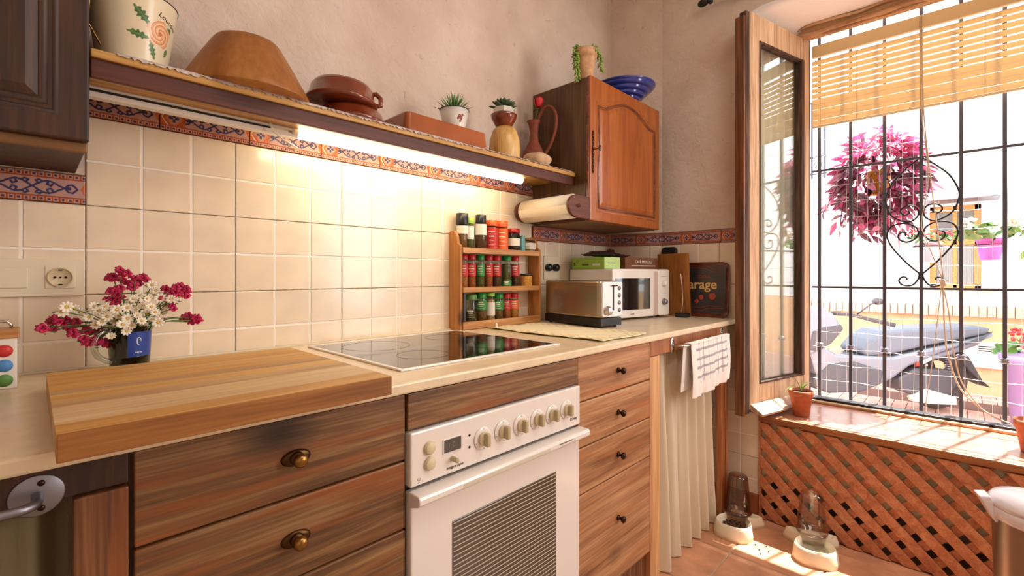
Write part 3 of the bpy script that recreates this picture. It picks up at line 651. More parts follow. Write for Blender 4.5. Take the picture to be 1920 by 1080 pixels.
# lattice below the sill
lt = thing('lattice_panel', 'terracotta-brown diagonal wooden lattice screen below the window sill', 'lattice', (2.6, 0.05, FZ))
MB().box(2.6215, 2.63, -0.71, 0.765, 0.10, 0.384).build('back_board', MT['panel_back'], lt)
def clipseg(y0, z0, dy, dz, ymin, ymax, zmin, zmax):
    t0, t1 = -9, 9
    for p, d, lo, hi in ((y0, dy, ymin, ymax), (z0, dz, zmin, zmax)):
        a, b_ = (lo - p) / d, (hi - p) / d
        if a > b_: a, b_ = b_, a
        t0 = max(t0, a); t1 = min(t1, b_)
    return t0, t1
YM, YX, ZM, ZX = -0.70, 0.758, FZ + 0.004, 0.380
def slat(c, dy, dz, x, w=0.031, th=0.008):
    ym, yx, zm, zx = YM, YX, ZM, ZX
    # polygon clip of a band with the panel rectangle
    L = math.hypot(dy, dz); dy /= L; dz /= L; ny, nz = -dz, dy
    poly = [(c[0] + dy * s + ny * o_, c[1] + dz * s + nz * o_) for s, o_ in ((-3, -w / 2), (3, -w / 2), (3, w / 2), (-3, w / 2))]
    for ax, lim, sg in ((0, ym, 1), (0, yx, -1), (1, zm, 1), (1, zx, -1)):
        out = []
        for i in range(len(poly)):
            p, q = poly[i], poly[(i + 1) % len(poly)]; ip = (p[ax] - lim) * sg >= 0; iq = (q[ax] - lim) * sg >= 0
            if ip: out.append(p)
            if ip != iq:
                t = (lim - p[ax]) / (q[ax] - p[ax]); out.append((p[0] + t * (q[0] - p[0]), p[1] + t * (q[1] - p[1])))
        poly = out
        if len(poly) < 3: return None
    return MB().prism(poly, 'x', x, x + th)
# front slats fall to the right (towards -Y), the rear set crosses them
PT = 0.0985
for k in range(-10, 16):
    m_ = slat((0.596 + 0.049 - k * PT, 0.369), -1, -1, 2.598, w=0.042, th=0.010)
    if m_: m_.build('slat', MT['lattice'], lt, bev=0.0008, seg=1)
for k in range(-10, 16):
    m_ = slat((0.596 + 0.049 - k * PT, 0.369), -1, 1, 2.612, w=0.038)
    if m_: m_.build('slat', MT['lattice'], lt)
MB().box(2.600, 2.62, 0.757, 0.7655, FZ, 0.386).build('edge_bead', MT['lattice'], lt)
# ================================================================== BASE UNITS
F = 0.885
def front(x0, x1, z0, z1, y=F, th=0.02): return MB().box(x0, x1, y, y + th, z0, z1)
def brass_knob(x, z, y, parent):
    pl_ = MB(); pl_.lathe([(0.026, 0), (0.026, 0.002), (0.022, 0.005), (0.012, 0.006)], seg=28, M=Matrix.Translation((x, y, z)) @ Matrix.Rotation(R(90), 4, 'X') @ Matrix.Diagonal((1.02, 0.58, 1, 1)))
    pl_.lathe([(0.0125, 0.004), (0.0125, 0.009), (0.009, 0.012)], seg=24, M=Matrix.Translation((x, y, z)) @ Matrix.Rotation(R(90), 4, 'X'))
    h = pl_.build('backplate', MT['brass_dark'], parent)
    kb = MB(); kb.lathe([(0.005, 0.006), (0.005, 0.013), (0.010, 0.016), (0.0128, 0.021), (0.012, 0.027), (0.008, 0.031), (0.001, 0.032)], seg=24, M=Matrix.Translation((x, y, z)) @ Matrix.Rotation(R(90), 4, 'X'))
    kb.build('knob', MT['brass'], parent)
bl = thing('drawer_unit', 'dark-stained pine drawer unit with brass knobs, left of the oven', 'cabinet', (0.34, 1.2, FZ))
MB().box(0.104, 0.576, F + 0.021, 1.57, FZ + 0.08, 0.876).build('carcass', MT['drawer_v'], bl)
MB().box(0.104, 0.576, F + 0.06, F + 0.08, FZ, FZ + 0.08).build('plinth', MT['drawer'], bl)
for z0, z1, kz in ((0.7285, 0.872, 0.799), (0.5785, 0.7245, 0.65), (0.43, 0.5745, None), (0.20, 0.426, None), (-0.02, 0.196, None)):
    d = front(0.107, 0.574, z0, z1).build('drawer', MT['drawer'], bl, bev=0.003)
    if kz or z0 > -0.1: brass_knob(0.340, kz or (z0 + z1) / 2, F, d)
# fascia above the oven
tag(MB().box(0.5785, 1.204, F - 0.004, F + 0.016, 0.7915, 0.872).build('oven_fascia', MT['drawer'], bev=0.002), 'dark-stained pine fascia board above the white oven', 'board')
br = thing('drawer_unit', 'warm brown pine drawer unit with small dark knobs, right of the oven', 'cabinet', (1.445, 1.2, FZ))
MB().box(1.208, 1.682, F + 0.021, 1.57, FZ + 0.06, 0.876).build('carcass', MT['drawer_v'], br)
MB().box(1.208, 1.682, F + 0.05, F + 0.07, FZ, FZ + 0.06).build('plinth', MT['drawer'], br)
MT['drawer_lit'] = wood('window_lit_pine', (118, 76, 48), (164, 116, 78), (198, 152, 108), 'X', 0.9, 0.42, 0.15, knots=2.6, accent=(178, 108, 60))  # paler copy of the drawer pine: window light put into the wood colour
for z0, z1, kz in ((0.729, 0.872, 0.798), (0.582, 0.725, 0.649), (0.432, 0.578, 0.50), (0.06, 0.428, 0.277)):
    d = front(1.2095, 1.680, z0, z1).build('drawer', MT['drawer_lit'], br, bev=0.003)
    kb = MB(); kb.lathe([(0.010, 0), (0.010, 0.003), (0.005, 0.006), (0.005, 0.013), (0.011, 0.018), (0.0125, 0.023), (0.009, 0.028), (0.001, 0.030)], seg=20, M=Matrix.Translation((1.448, F, kz)) @ Matrix.Rotation(R(90), 4, 'X'))
    kb.build('knob', MT['dark_knob'], d)
# curtained bay on the right
by = thing('curtain_bay_frame', 'pine framed open bay under the counter beside the drawers', 'frame', (2.1, 0.9, FZ))
MB().box(1.684, 1.762, F, F + 0.03, FZ, 0.812).build('stile', MT['pine'], by, bev=0.002)
MB().box(1.684, 2.50, F, F + 0.025, 0.814, 0.876).build('apron', MT['redwood'], by, bev=0.002)
MB().box(2.42, 2.465, F + 0.0, F + 0.03, FZ, 0.812).build('post', MT['redwood'], by, bev=0.003)
MB().box(2.467, 2.50, F - 0.004, F + 0.03, FZ, 0.812).build('post', MT['redwood'], by, bev=0.003)
cu = MB()
def cfn(u, v):
    xb = 1.80 + u * 0.63 + 0.0 * v; z = FZ + 0.006 + v * (0.83 - FZ)
    xt = 1.80 + u * 0.60
    x = xb * (1 - v) + xt * v; x -= 0.03 * (1 - v) * max(0, 1 - u * 6)
    amp = 0.012 + 0.020 * (1 - v)
    y = 0.936 + amp * math.sin(u * 34 + 0.8 * math.sin(v * 3) + 5 * u * u) + 0.007 * math.sin(u * 83 + 2 + v * 2) * (1 - 0.3 * v) - 0.045 * (1 - v) * max(0, 1 - u * 5)
    return (x, y, z)
cu.grid(cfn, 170, 26)
tag(cu.build('bay_curtain', MT['curtain']), 'long cream cotton curtain hanging in folds under the right end of the counter', 'curtain')
# left bay
lb = thing('curtain_bay_frame', 'dark wood bay frame with scratched stile under the left end of the counter', 'frame', (-0.2, 0.9, FZ))
MB().box(-0.6, 0.1005, F, F + 0.02, 0.829, 0.876).build('apron', MT['dark_cab'], lb, bev=0.002)
MB().box(0.041, 0.1005, F - 0.006, F + 0.02, FZ, 0.826).build('stile', MT['drawer_v'], lb, bev=0.003)
cu = MB(); cu.grid(lambda u, v: (-0.6 + u * 0.638, 0.925 + 0.012 * math.sin(u * 46) + 0.006 * math.sin(u * 90 + v), FZ + 0.01 + v * 0.93), 90, 4)
tag(cu.build('bay_curtain', MT['olive']), 'olive grey curtain hanging behind the left towel rail', 'curtain')
def rail(name, label, xa, xb, y, z, yb, mat, tall=False, full=True):
    t = thing(name, label, 'towel rail', ((xa + xb) / 2, y, z - 0.03))
    for i, x in enumerate((xa, xb)):
        m_ = MB(); S_ = (0.62, 1.25, 1, 1) if tall else (1, 1, 1, 1)
        m_.lathe([(0.0275, 0), (0.0275, 0.0015), (0.026, 0.0025), (0.001, 0.003)], seg=28, M=Matrix.Translation((x, y, z)) @ Matrix.Rotation(R(90), 4, 'X') @ Matrix.Diagonal(S_))
        f_ = m_.build('flange', mat, t)
        for dz in ((0.021, -0.021) if tall else (0.016, -0.017)): MB().lathe([(0.0045, 0.002), (0.0035, 0.0042), (0.0005, 0.005)], seg=12, M=Matrix.Translation((x + (0 if tall else 0.004), y, z + dz)) @ Matrix.Rotation(R(90), 4, 'X')).build('screw', MT['dark_knob'], f_)
    r = 0.006; n = 8; pts = [(xa, y, z)] + [(xa, y - 0.01, z)]
    d = y - yb
    for i in range(n + 1):
        a = R(90 * i / n); rr = 0.02; s_ = 1 if xb > xa else -1
        pts.append((xa + s_ * (rr - rr * math.cos(a)), yb + rr - rr * math.sin(a), z))
    for i in range(n + 1):
        a = R(90 * (1 - i / n)); rr = 0.02; s_ = 1 if xb > xa else -1
        pts.append((xb - s_ * (rr - rr * math.cos(a)), yb + rr - rr * math.sin(a), z))
    pts += [(xb, y - 0.01, z), (xb, y, z)]
    MB().tube(pts, r, 12).build('bar', mat, t)
    return t
rail('towel_rail', 'steel towel rail with round flange at the left end of the counter', 0.006, -0.44, F, 0.842, F - 0.045, MT['steel_grey'])
rail('towel_rail', 'chrome towel rail under the right end of the counter holding the checked towel', 1.872, 2.42, F, 0.840, F - 0.048, MT['steel'], tall=True)
# checked towel over the rail
tw = MB(); X0, X1, YB = 1.93, 2.375, F - 0.048
prof = []
for i in range(15): prof.append((YB - 0.0105 - 0.004 * math.sin(i * 0.3), 0.625 + i * 0.0153))
for i in range(1, 8): a = R(180 - 180 * i / 8); prof.append((YB + 0.0105 * math.cos(a), 0.840 + 0.0105 * math.sin(a)))
for i in range(13): prof.append((YB + 0.0105 + 0.001 * i, 0.84 - i * 0.0165))
NU, NV = 220, 150
def prof_at(v):
    k = v * (len(prof) - 1); i = min(int(k), len(prof) - 2); t = k - i
    return prof[i][0] * (1 - t) + prof[i + 1][0] * t, prof[i][1] * (1 - t) + prof[i + 1][1] * t
def tfn(u, v):
    y, z = prof_at(v); fr_ = 1 - min(1, v * 2)
    y -= fr_ * (0.006 * math.sin(u * 17) + 0.004 * math.sin(u * 41)); x = X0 + u * (X1 - X0)
    if v > 0.55: x -= 0.035; 
    elif v > 0.42: x -= 0.035 * (v - 0.42) / 0.13
    z -= fr_ * 0.012 * math.sin(u * 3 + 1)
    return (x, y, z)
tw.grid(tfn, NU, NV)
o = tw.build('kitchen_towel', MT['printmatt'], solid=0.0015)
vv = o.data.vertices
def tcol(i):
    u = (i % (NU + 1)) / NU; v = (i // (NU + 1)) / NV
    c = (240, 230, 222)
    if 0.10 < u < 0.93 and v < 0.45:
        hs = [0.155, 0.225, 0.295, 0.365]; fx = (u * 8.6) % 1
        on_v = abs(fx - 0.5) < 0.055 and 0.10 < v
        on_h = any(abs(v - h) < 0.0085 for h in hs)
        if on_h and u < 0.9: c = (150, 142, 146) if int(u * 90) % 2 else (184, 174, 174)
        if on_v: c = (150, 144, 156) if on_h else (186, 176, 186)
    return c
ca_ = o.data.color_attributes.new('Col', 'FLOAT_COLOR', 'POINT'); buf = []
for i in range(len(vv)): buf += list(lin(tcol(i)))
ca_.data.foreach_set('color', buf)
tag(o, 'white kitchen towel with grey checks hanging over the chrome rail', 'towel')

# worktop
tag(MB().prism([(-0.6, 0.866), (2.50, 0.866), (2.585, 0.87), (2.611, 0.885), (2.611, 1.303), (2.514, 1.581), (-0.6, 1.581)], 'z', 0.877, 0.902).build('worktop', MT['top'], bev=0.005), 'long cream laminate worktop running under hob and microwave', 'worktop')
tag(MB().prism([(-0.6, 1.568), (2.505, 1.568), (2.512, 1.581), (-0.6, 1.581)], 'z', 0.9025, 0.906).build('sealant_bead', MT['cream_plastic']), 'thin cream sealant line between worktop and wall tiles', 'sealant')

# ================================================================== OVEN
ov = thing('oven', 'white built-in electric oven with six knobs and striped glass door', 'oven', (0.891, 1.1, 0.1))
OY = 0.872
MB().box(0.585, 1.20, OY + 0.03, 1.4, 0.12, 0.786).build('oven_body', MT['black'], ov)
MB().box(0.579, 1.204, OY + 0.0, OY + 0.028, 0.6665, 0.787).build('control_panel', MT['oven_white'], ov, bev=0.004)
cp = [c for c in ov.children if c.name.startswith('control_panel')][0]
Ry = Matrix.Rotation(R(90), 4, 'X')
for i, (x, z) in enumerate(((0.790, 0.725), (0.860, 0.7265), (0.929, 0.7265), (0.997, 0.727), (1.063, 0.7265), (1.131, 0.727))):
    m_ = MB(); m_.lathe([(0.0285, 0), (0.0285, 0.002), (0.027, 0.0035), (0.022, 0.004)], seg=40, M=Matrix.Translation((x, OY, z)) @ Ry)
    dial = m_.build('dial', MT['oven_white'], cp)
    m_ = MB(); m_.lathe([(0.0165, 0.003), (0.0165, 0.012), (0.0155, 0.013)], seg=32, M=Matrix.Translation((x, OY, z)) @ Ry)
    kn = m_.build('knob', MT['knob_cream'], cp)
    MB().box(x - 0.0058, x + 0.0058, OY - 0.027, OY - 0.012, z - 0.0165, z + 0.0165).build('grip', MT['knob_shade'], kn, bev=0.0025) if False else MB().box(x - 0.0058, x + 0.0058, OY - 0.027, OY - 0.012, z - 0.0165, z + 0.0165).build('knob_grip', MT['knob_shade'], cp, bev=0.0025)
    t_ = MB()
    for a in (90, 30, -10, -50, 200, 240, 275)[: (1 if i in (0, ) else 7)] if i else (90, 0, 200, 275):
        q = R(a); t_.lathe([(0.0012, 0.004), (0.0012, 0.0044)], seg=8, smooth=False, M=Matrix.Translation((x + 0.0245 * math.cos(q), OY, z + 0.0245 * math.sin(q))) @ Ry)
    t_.build('dial_marks', MT['mark'], cp)
for x, z in ((0.6285, 0.744), (0.6290, 0.7085)):
    m_ = MB(); m_.lathe([(0.0155, 0), (0.0155, 0.003), (0.0135, 0.004), (0.0130, 0.0075), (0.012, 0.0085)], seg=32, M=Matrix.Translation((x, OY, z)) @ Ry)
    m_.build('button', MT['knob_cream'], cp)
MB().prism(rrect(0.6665, 0.722, 0.717, 0.752, 0.003), 'y', OY - 0.002, OY + 0.001).build('display_bezel', MT['oven_white'], cp)
MB().prism(rrect(0.669, 0.7195, 0.7195, 0.7495, 0.002), 'y', OY - 0.0026, OY).build('display', MT['display'], cp)
text('1:0', 0.018, face_y(0.690, OY - 0.0028, 0.7345), MT['digit'], cp, 'digits')
m_ = MB(); m_.cyl((0.6935, OY, 0.7015), (0.6935, OY - 0.022, 0.7015), 0.0062, 0.0055, 20); m_.build('timer_knob', MT['knob_shade'], cp, bev=0.001)
for z in (0.743, 0.714):
    m_ = MB(); m_.lathe([(0.0032, 0), (0.0032, 0.0008)], seg=14, M=Matrix.Translation((0.7475, OY, z)) @ Ry); m_.build('pilot_light', MT['black'], cp)
text('Integral Aqua', 0.0095, face_y(0.702, OY - 0.0005, 0.6815), MT['mark'], cp, shear=0.35)
text('□ Balay', 0.0105, face_y(1.168, OY - 0.0005, 0.6905), MT['mark'], cp, bold=0.0002)
m_ = MB(); m_.tube([(0.6005 + 0.0035 * math.cos(R(a)), OY - 0.0003, 0.6815 + 0.0035 * math.sin(R(a))) for a in range(150, 391, 20)], 0.0005, 6)
m_.tube([(0.6005, OY - 0.0003, 0.678), (0.6005, OY - 0.0003, 0.6735)], 0.0005, 6); m_.tube([(0.5975, OY - 0.0003, 0.6735), (0.6035, OY - 0.0003, 0.6735)], 0.0005, 6)
m_.build('symbol', MT['mark'], cp)
# door
MB().box(0.581, 1.202, OY + 0.002, OY + 0.028, 0.135, 0.654).build('door', MT['oven_white'], ov, bev=0.004)
dor = [c for c in ov.children if c.name.startswith('door')][0]
hd = MB()
hd.prism([(OY - 0.030, 0.657), (OY - 0.034, 0.650), (OY - 0.034, 0.640), (OY - 0.030, 0.634), (OY + 0.004, 0.622), (OY + 0.01, 0.622), (OY + 0.01, 0.658)], 'x', 0.579, 1.21)
hd.build('handle', MT['oven_white'], dor, bev=0.003)
MB().box(0.70, 1.02, OY - 0.0345, OY - 0.031, 0.6385, 0.6485).build('grip_shade_strip', plain('grip_shadow_plastic', (206, 196, 176), 0.5), dor, bev=0.001)  # flat tinted strip; the grip's recess shade is put into its colour
MB().box(1.055, 1.12, OY - 0.0348, OY - 0.031, 0.646, 0.6485).build('vent_slot', MT['mark'], dor)
MB().box(0.696, 1.083, OY - 0.0005, OY + 0.006, 0.225, 0.552).build('window_glass', MT['oven_glass'], dor, bev=0.001)
st = MB()
for i in range(29): st.box(0.698, 1.081, OY - 0.0012, OY, 0.2315 + i * 0.0112, 0.2331 + i * 0.0112)
st.build('glass_stripes', MT['stripe'], dor, kind='stuff')
MB().box(0.585, 1.20, F + 0.05, F + 0.07, FZ, 0.13).build('kick_board', MT['drawer'], ov)

# ================================================================== HOB
hb = thing('hob', 'black glass ceramic hob with thin white frame set in the worktop', 'hob', (0.922, 1.24, 0.902))
m_ = MB()
for b_ in ((0.617, 1.227, 0.970, 0.982), (0.617, 1.227, 1.502, 1.514), (0.617, 0.629, 0.982, 1.502), (1.215, 1.227, 0.982, 1.502)): m_.box(*b_, 0.902, 0.9075)
m_.build('frame', MT['white'], hb, bev=0.002)
MB().box(0.629, 1.215, 0.982, 1.502, 0.902, 0.9065).build('glass_top', MT['hobglass'], hb)
gt = [c for c in hb.children if c.name.startswith('glass')][0]
for x, y, r in ((0.775, 1.36, 0.105), (0.785, 1.12, 0.075), (1.06, 1.37, 0.075), (1.065, 1.12, 0.09)):
    m_ = MB(); pts = [(r, 0.9066), (r, 0.9068), (r - 0.0022, 0.9068), (r - 0.0022, 0.9066)]
    m_.lathe(pts, c=(x, y, 0), seg=64, caps=False); m_.build('cooking_ring', MT['hobring'], gt)

# ================================================================== CUTTING BOARD
cb = thing('cutting_board', 'thick butcher block cutting board lying on the left of the worktop', 'cutting board', (0.254, 1.055, 0.902))
n = 10; y0, y1 = 0.803, 1.312; x0, x1 = 0.022, 0.488
seq = [1, 2, 2, 1, 0, 1, 3, 0, 3, 0]; wd = [1.0, 0.8, 1.3, 0.9, 1.1, 0.7, 1.0, 1.2, 0.9, 1.1]; tot = sum(wd); y = y0
for i in range(n):
    h = (y1 - y0) * wd[i] / tot
    MB().box(x0, x1, y, y + h - 0.0003, 0.9025, 0.9385 + (0.0003 if i % 2 else 0)).build('strip', MT['butcher'][seq[i]] if i else MT['butcher'][3], cb)
    y += h
MB().box(x0 + 0.0005, x1 + 0.0005, y0 - 0.0035, y0, 0.9025, 0.9382).build('front_edge', MT['butcher_side'], cb, bev=0.0012)

# ================================================================== LEFT UPPER CABINET
def raised_door(parent, x0, x1, z0, z1, y, mats, arch=0, stile=0.07):
    base, mold, pan = mats
    d = MB().box(x0, x1, y, y + 0.02, z0, z1).build('door', base, parent, bev=0.004)
    def outline(off, n=24):
        a, b_, c, t = x0 + stile + off, x1 - stile - off, z0 + stile + off, z1 - stile - off - arch
        pts = [(a, c), (b_, c), (b_, t)]
        for i in range(1, n):
            u = 1 - i / n; s_ = 0.5 - 0.5 * math.cos(2 * math.pi * u); e = max(0, (s_ - 0.12) / 0.88) ** 0.8 if arch else 0
            pts.append((a + (b_ - a) * u, t + arch * e))
        return pts + [(a, t)]
    ring = MB(); A = outline(0); B = outline(0.013); n = len(A)
    v = [(p[0], y - 0.0005, p[1]) for p in A] + [((p[0] * .6 + q[0] * .4), y - 0.008, (p[1] * .6 + q[1] * .4)) for p, q in zip(A, B)] + [(p[0], y - 0.001, p[1]) for p in B]
    f_ = []
    for k in range(2):
        for i in range(n): j = (i + 1) % n; f_.append((k * n + i, k * n + j, (k + 1) * n + j, (k + 1) * n + i))
    ring.add(v, f_, True); ring.build('moulding', mold, d)
    O1 = outline(-0.016); O2 = outline(-0.006); m2 = MB(); no_ = len(O1)
    m2.add([(p[0], y + 0.0005, p[1]) for p in O1] + [((p[0] + q[0]) / 2, y - 0.0045, (p[1] + q[1]) / 2) for p, q in zip(O1, O2)] + [(p[0], y + 0.0005, p[1]) for p in O2], [(k * no_ + i, k * no_ + (i + 1) % no_, (k + 1) * no_ + (i + 1) % no_, (k + 1) * no_ + i) for k in range(2) for i in range(no_)], True)
    m2.build('outer_bead', base, d)
    C = outline(0.013); D = outline(0.030); E_ = outline(0.034)
    pn = MB(); v = [(p[0], y - 0.0004, p[1]) for p in C] + [(p[0], y - 0.0062, p[1]) for p in D]
    pn.add(v, [tuple(n + i for i in range(n))[::1]] + [(i, (i + 1) % n, n + (i + 1) % n, n + i) for i in range(n)])
    pn.build('raised_panel', pan, d)
    return d
lc = thing('wall_cabinet', 'dark brown wall cabinet with raised panel door at the upper left', 'cabinet', (-0.25, 1.44, 1.383))
MB().box(-0.6, 0.078, 1.292, 1.587, 1.386, 2.15).build('cabinet_body', MT['dark_cab'], lc, bev=0.002)
MB().box(-0.6, 0.082, 1.29, 1.3, 1.383, 1.404).build('bottom_rail', MT['cab_under'], lc, bev=0.003)
ld = raised_door(lc, -0.40, 0.083, 1.402, 2.15, 1.268, (MT['dark_cab'], MT['dark_cab'], MT['dark_cab']), 0, 0.06)
m_ = MB()
for i in range(5):
    z = 1.70 + i * 0.018; m_.ball((0.035 + 0.004 * math.sin(i * 2), 1.262, z + 0.006), 0.009 - 0.001 * abs(i - 2), 0.005, 0.011, 10, 6)
m_.tube([(0.035, 1.262, 1.685), (0.039, 1.255, 1.69), (0.041, 1.252, 1.70)], 0.003, 6)
m_.build('handle', MT['dark_rim'], ld)

# ================================================================== SHELF, FOIL, LIGHT
sf = thing('wall_shelf', 'long wooden wall shelf with dark fascia above the tiles', 'shelf', (0.93, 1.45, 1.552))
MB().box(0.088, 1.781, 1.318, 1.585, 1.594, 1.612).build('shelf_board', MT['shelf_light'], sf, bev=0.002)
MB().box(0.088, 1.779, 1.325, 1.337, 1.553, 1.594).build('fascia', MT['shelf_dark'], sf, bev=0.002)
MB().box(0.088, 1.779, 1.337, 1.585, 1.584, 1.594).build('underside_board', MT['shelf_light'], sf)
MB().box(0.088, 1.50, 1.339, 1.395, 1.556, 1.584).build('batten', MT['shelf_light'], sf, bev=0.002)
fo = MB(); rr = random.Random(3); jag = [rr.random() for _ in range(400)]
def ffn(u, v):
    x = 0.13 + u * 1.63; i = int(u * 399); j = jag[i]
    y = 1.585 - v * 0.27; z = 1.6135 + 0.0012 * jag[(i * 7 + int(v * 40)) % 400]
    if v > 0.93:
        k = (v - 0.93) / 0.07; drop = (0.003 + 0.009 * j) * (1 if x < 1.2 else 0.6); y = 1.334 - 0.018 * min(1, k * 2); y -= 0.002; z = 1.6150 - drop * max(0, k * 1.6 - 0.6) + 0.0016 * j
    return (x, y, z)
fo.grid(ffn, 330, 22)
tag(fo.build('foil_liner', MT['foil']), 'crumpled aluminium foil lining the top of the wall shelf', 'foil')
li = thing('strip_light', 'fluorescent strip light glowing under the wall shelf', 'lamp', (0.8, 1.41, 1.53))
h_ = MB(); h_.box(0.088, 0.545, 1.400, 1.425, 1.552, 1.580); h_.box(0.088, 0.545, 1.402, 1.43, 1.534, 1.546); h_.box(0.545, 1.545, 1.412, 1.432, 1.566, 1.582)
h_.build('housing', MT['tin_white'], li, bev=0.001)
MB().box(0.089, 0.47, 1.4045, 1.43, 1.546, 1.552).build('slot', MT['black'], li)
MB().cyl((0.528, 1.4155, 1.5505), (0.545, 1.4155, 1.5505), 0.0165, seg=20).build('end_cap', MT['cream_plastic'], li)
MB().cyl((0.545, 1.4155, 1.5505), (1.512, 1.4155, 1.5505), 0.0145, seg=20).build('tube', MT['tube'], li)
m_ = MB(); m_.tube([(0.475, 1.40, 1.578), (0.462, 1.386, 1.560), (0.468, 1.38, 1.535), (0.50, 1.385, 1.515), (0.545, 1.41, 1.508), (0.575, 1.50, 1.52), (0.58, 1.575, 1.545)], 0.0028, 8)
m_.build('cable', MT['cream_plastic'], li)

# ------------------------------------------------ things on the shelf
T = 1.6155
def revolve(name, prof, c, mat, label=None, cat=None, parent=None, seg=40, M=None, **kw):
    m_ = MB(); m_.lathe(prof, c, seg, M=M, **kw); o = m_.build(name, mat, parent)
    if label: tag(o, label, cat)
    return o
# enamel pail with painted rose
PC = (0.170, 1.425, T)
pa = thing('enamel_pail', 'cream enamel pail painted with an orange rose, standing left on the wall shelf', 'pail', PC)
PH = 0.165
def prr(z): return 0.064 + (0.087 - 0.064) * z / PH
pm = MB(); NA, NZ = 420, 120
pm.grid(lambda u, v: (PC[0] + prr(v * PH) * math.cos(2 * math.pi * u), PC[1] + prr(v * PH) * math.sin(2 * math.pi * u), T + v * PH), NA, NZ)
body = pm.build('pail_body', MT['print'], pa)
# rose centred on the side that faces the camera, a bit to the right
va = math.atan2(0 - PC[1], 0 - PC[0]) + R(33)
rs = random.Random(5)
leaves = [((-0.048, 0.047), (-0.014, 0.012), 0.012), ((-0.062, -0.012), (-0.012, -0.018), 0.010), ((-0.012, -0.020), (0.004, -0.062), 0.009), ((0.030, 0.012), (0.044, 0.026), 0.011), ((0.040, -0.022), (0.032, -0.045), 0.007)]
def pailcol(p):
    a = math.atan2(p.y, p.x); d = (a - va + math.pi) % (2 * math.pi) - math.pi
    s_ = d * 0.083; z = p.z - 0.083; base = (228, 214, 182)
    r = math.hypot(s_ - 0.012, (z - 0.002)); q = math.atan2(z - 0.002, s_ - 0.012)
    rr_ = 0.030 + 0.003 * math.sin(5 * q)
    if r < rr_:
        sp = (r * 260 + q * 1.1) % 2.4
        if r < 0.005: return (206, 112, 66)
        return (240, 214, 178) if sp < 0.7 else (230, 170, 122) if sp < 1.7 else (214, 136, 86)
    for (a0, b0), (a1, b1), w_ in leaves:
        vx, vy = a1 - a0, b1 - b0; L = math.hypot(vx, vy); t = ((s_ - a0) * vx + (z - b0) * vy) / L / L
        if 0 < t < 1:
            o_ = abs((s_ - a0) * vy - (z - b0) * vx) / L
            if o_ < w_ * math.sin(math.pi * t) * (0.75 + 0.25 * math.sin(t * 30)): return (62, 104, 48) if o_ > 0.0012 else (104, 140, 72)
    return base
paint(body, pailcol)
revolve('rim', [(0.0865, PH - 0.002), (0.089, PH), (0.0865, PH + 0.002), (0.084, PH)], PC, MT['dark_rim'], parent=pa, caps=False)
revolve('base', [(0.0645, -0.001), (0.065, 0.002), (0.0645, 0.004)], PC, MT['dark_rim'], parent=pa)
revolve('inside', [(0.062, 0.003), (0.085, PH)], PC, MT['cream_enamel'], parent=pa, caps=False)
lugd = va - R(82)
lug = (PC[0] + 0.085 * math.cos(lugd), PC[1] + 0.085 * math.sin(lugd), T + 0.140)
MB().ball(lug, 0.013, 0.013, 0.010).build('lug', MT['cream_enamel'], pa)
m_ = MB(); bx_, by_ = math.cos(lugd), math.sin(lugd); tx, ty = -by_, bx_
pts = []
for i in range(17):
    t = i / 16; ang = math.pi * t
    pts.append((PC[0] + 0.104 * math.cos(ang) * bx_ - 0.0 * tx + 0.045 * math.sin(ang) * bx_ * 0, PC[1] + 0.104 * math.cos(ang) * by_, T + 0.140 - 0.105 * math.sin(ang)))
# bail swung down on the wall side
pts = [(PC[0] + 0.105 * math.cos(math.pi * i / 16) * bx_ - 0.10 * math.sin(math.pi * i / 16) * tx * -1 * 0.9, PC[1] + 0.105 * math.cos(math.pi * i / 16) * by_ + 0.10 * math.sin(math.pi * i / 16) * ty * 0.9, T + 0.140 - 0.09 * math.sin(math.pi * i / 16)) for i in range(17)]
m_.tube([lug, (lug[0] + 0.012 * bx_, lug[1] + 0.012 * by_, lug[2] - 0.02), (lug[0] + 0.006 * bx_ - 0.008, lug[1] + 0.010 * by_, lug[2] - 0.07), (lug[0] + 0.010, lug[1] + 0.014, lug[2] - 0.105), (lug[0] + 0.04, lug[1] + 0.03, lug[2] - 0.125)], 0.0018, 8)
m_.build('bail', MT['brass'], pa)
m_ = MB(); ang = va + R(36)
# handwritten word
rad = prr(0.115) + 0.0009
tt = text('Lourdes', 0.017, Matrix.Translation((0, 0, 0)), MT['dark_rim'], pa, 'handwriting', shear=0.4)
for v in tt.data.vertices:
    a = va + (v.co.x + PC[0] + 0.030) / rad; z = v.co.y + PC[1] + 0.0 + 0.122 - 0.28 * (v.co.x + PC[0])
    rr_ = prr(z) + 0.0007; v.co = Vector((rr_ * math.cos(a), rr_ * math.sin(a), z))
# upturned wooden bowl
revolve('wooden_bowl', [(0.162, 0.0), (0.162, 0.004), (0.155, 0.02), (0.120, 0.085), (0.084, 0.146), (0.079, 0.153), (0.001, 0.155)], (0.418, 1.425, T + 0.001), MT['bowlwood'], 'large honey-coloured wooden bowl turned upside down on the wall shelf', 'bowl', seg=56, rfun=lambda a, z_: 1 - 0.012 * abs(math.sin(6 * a)))
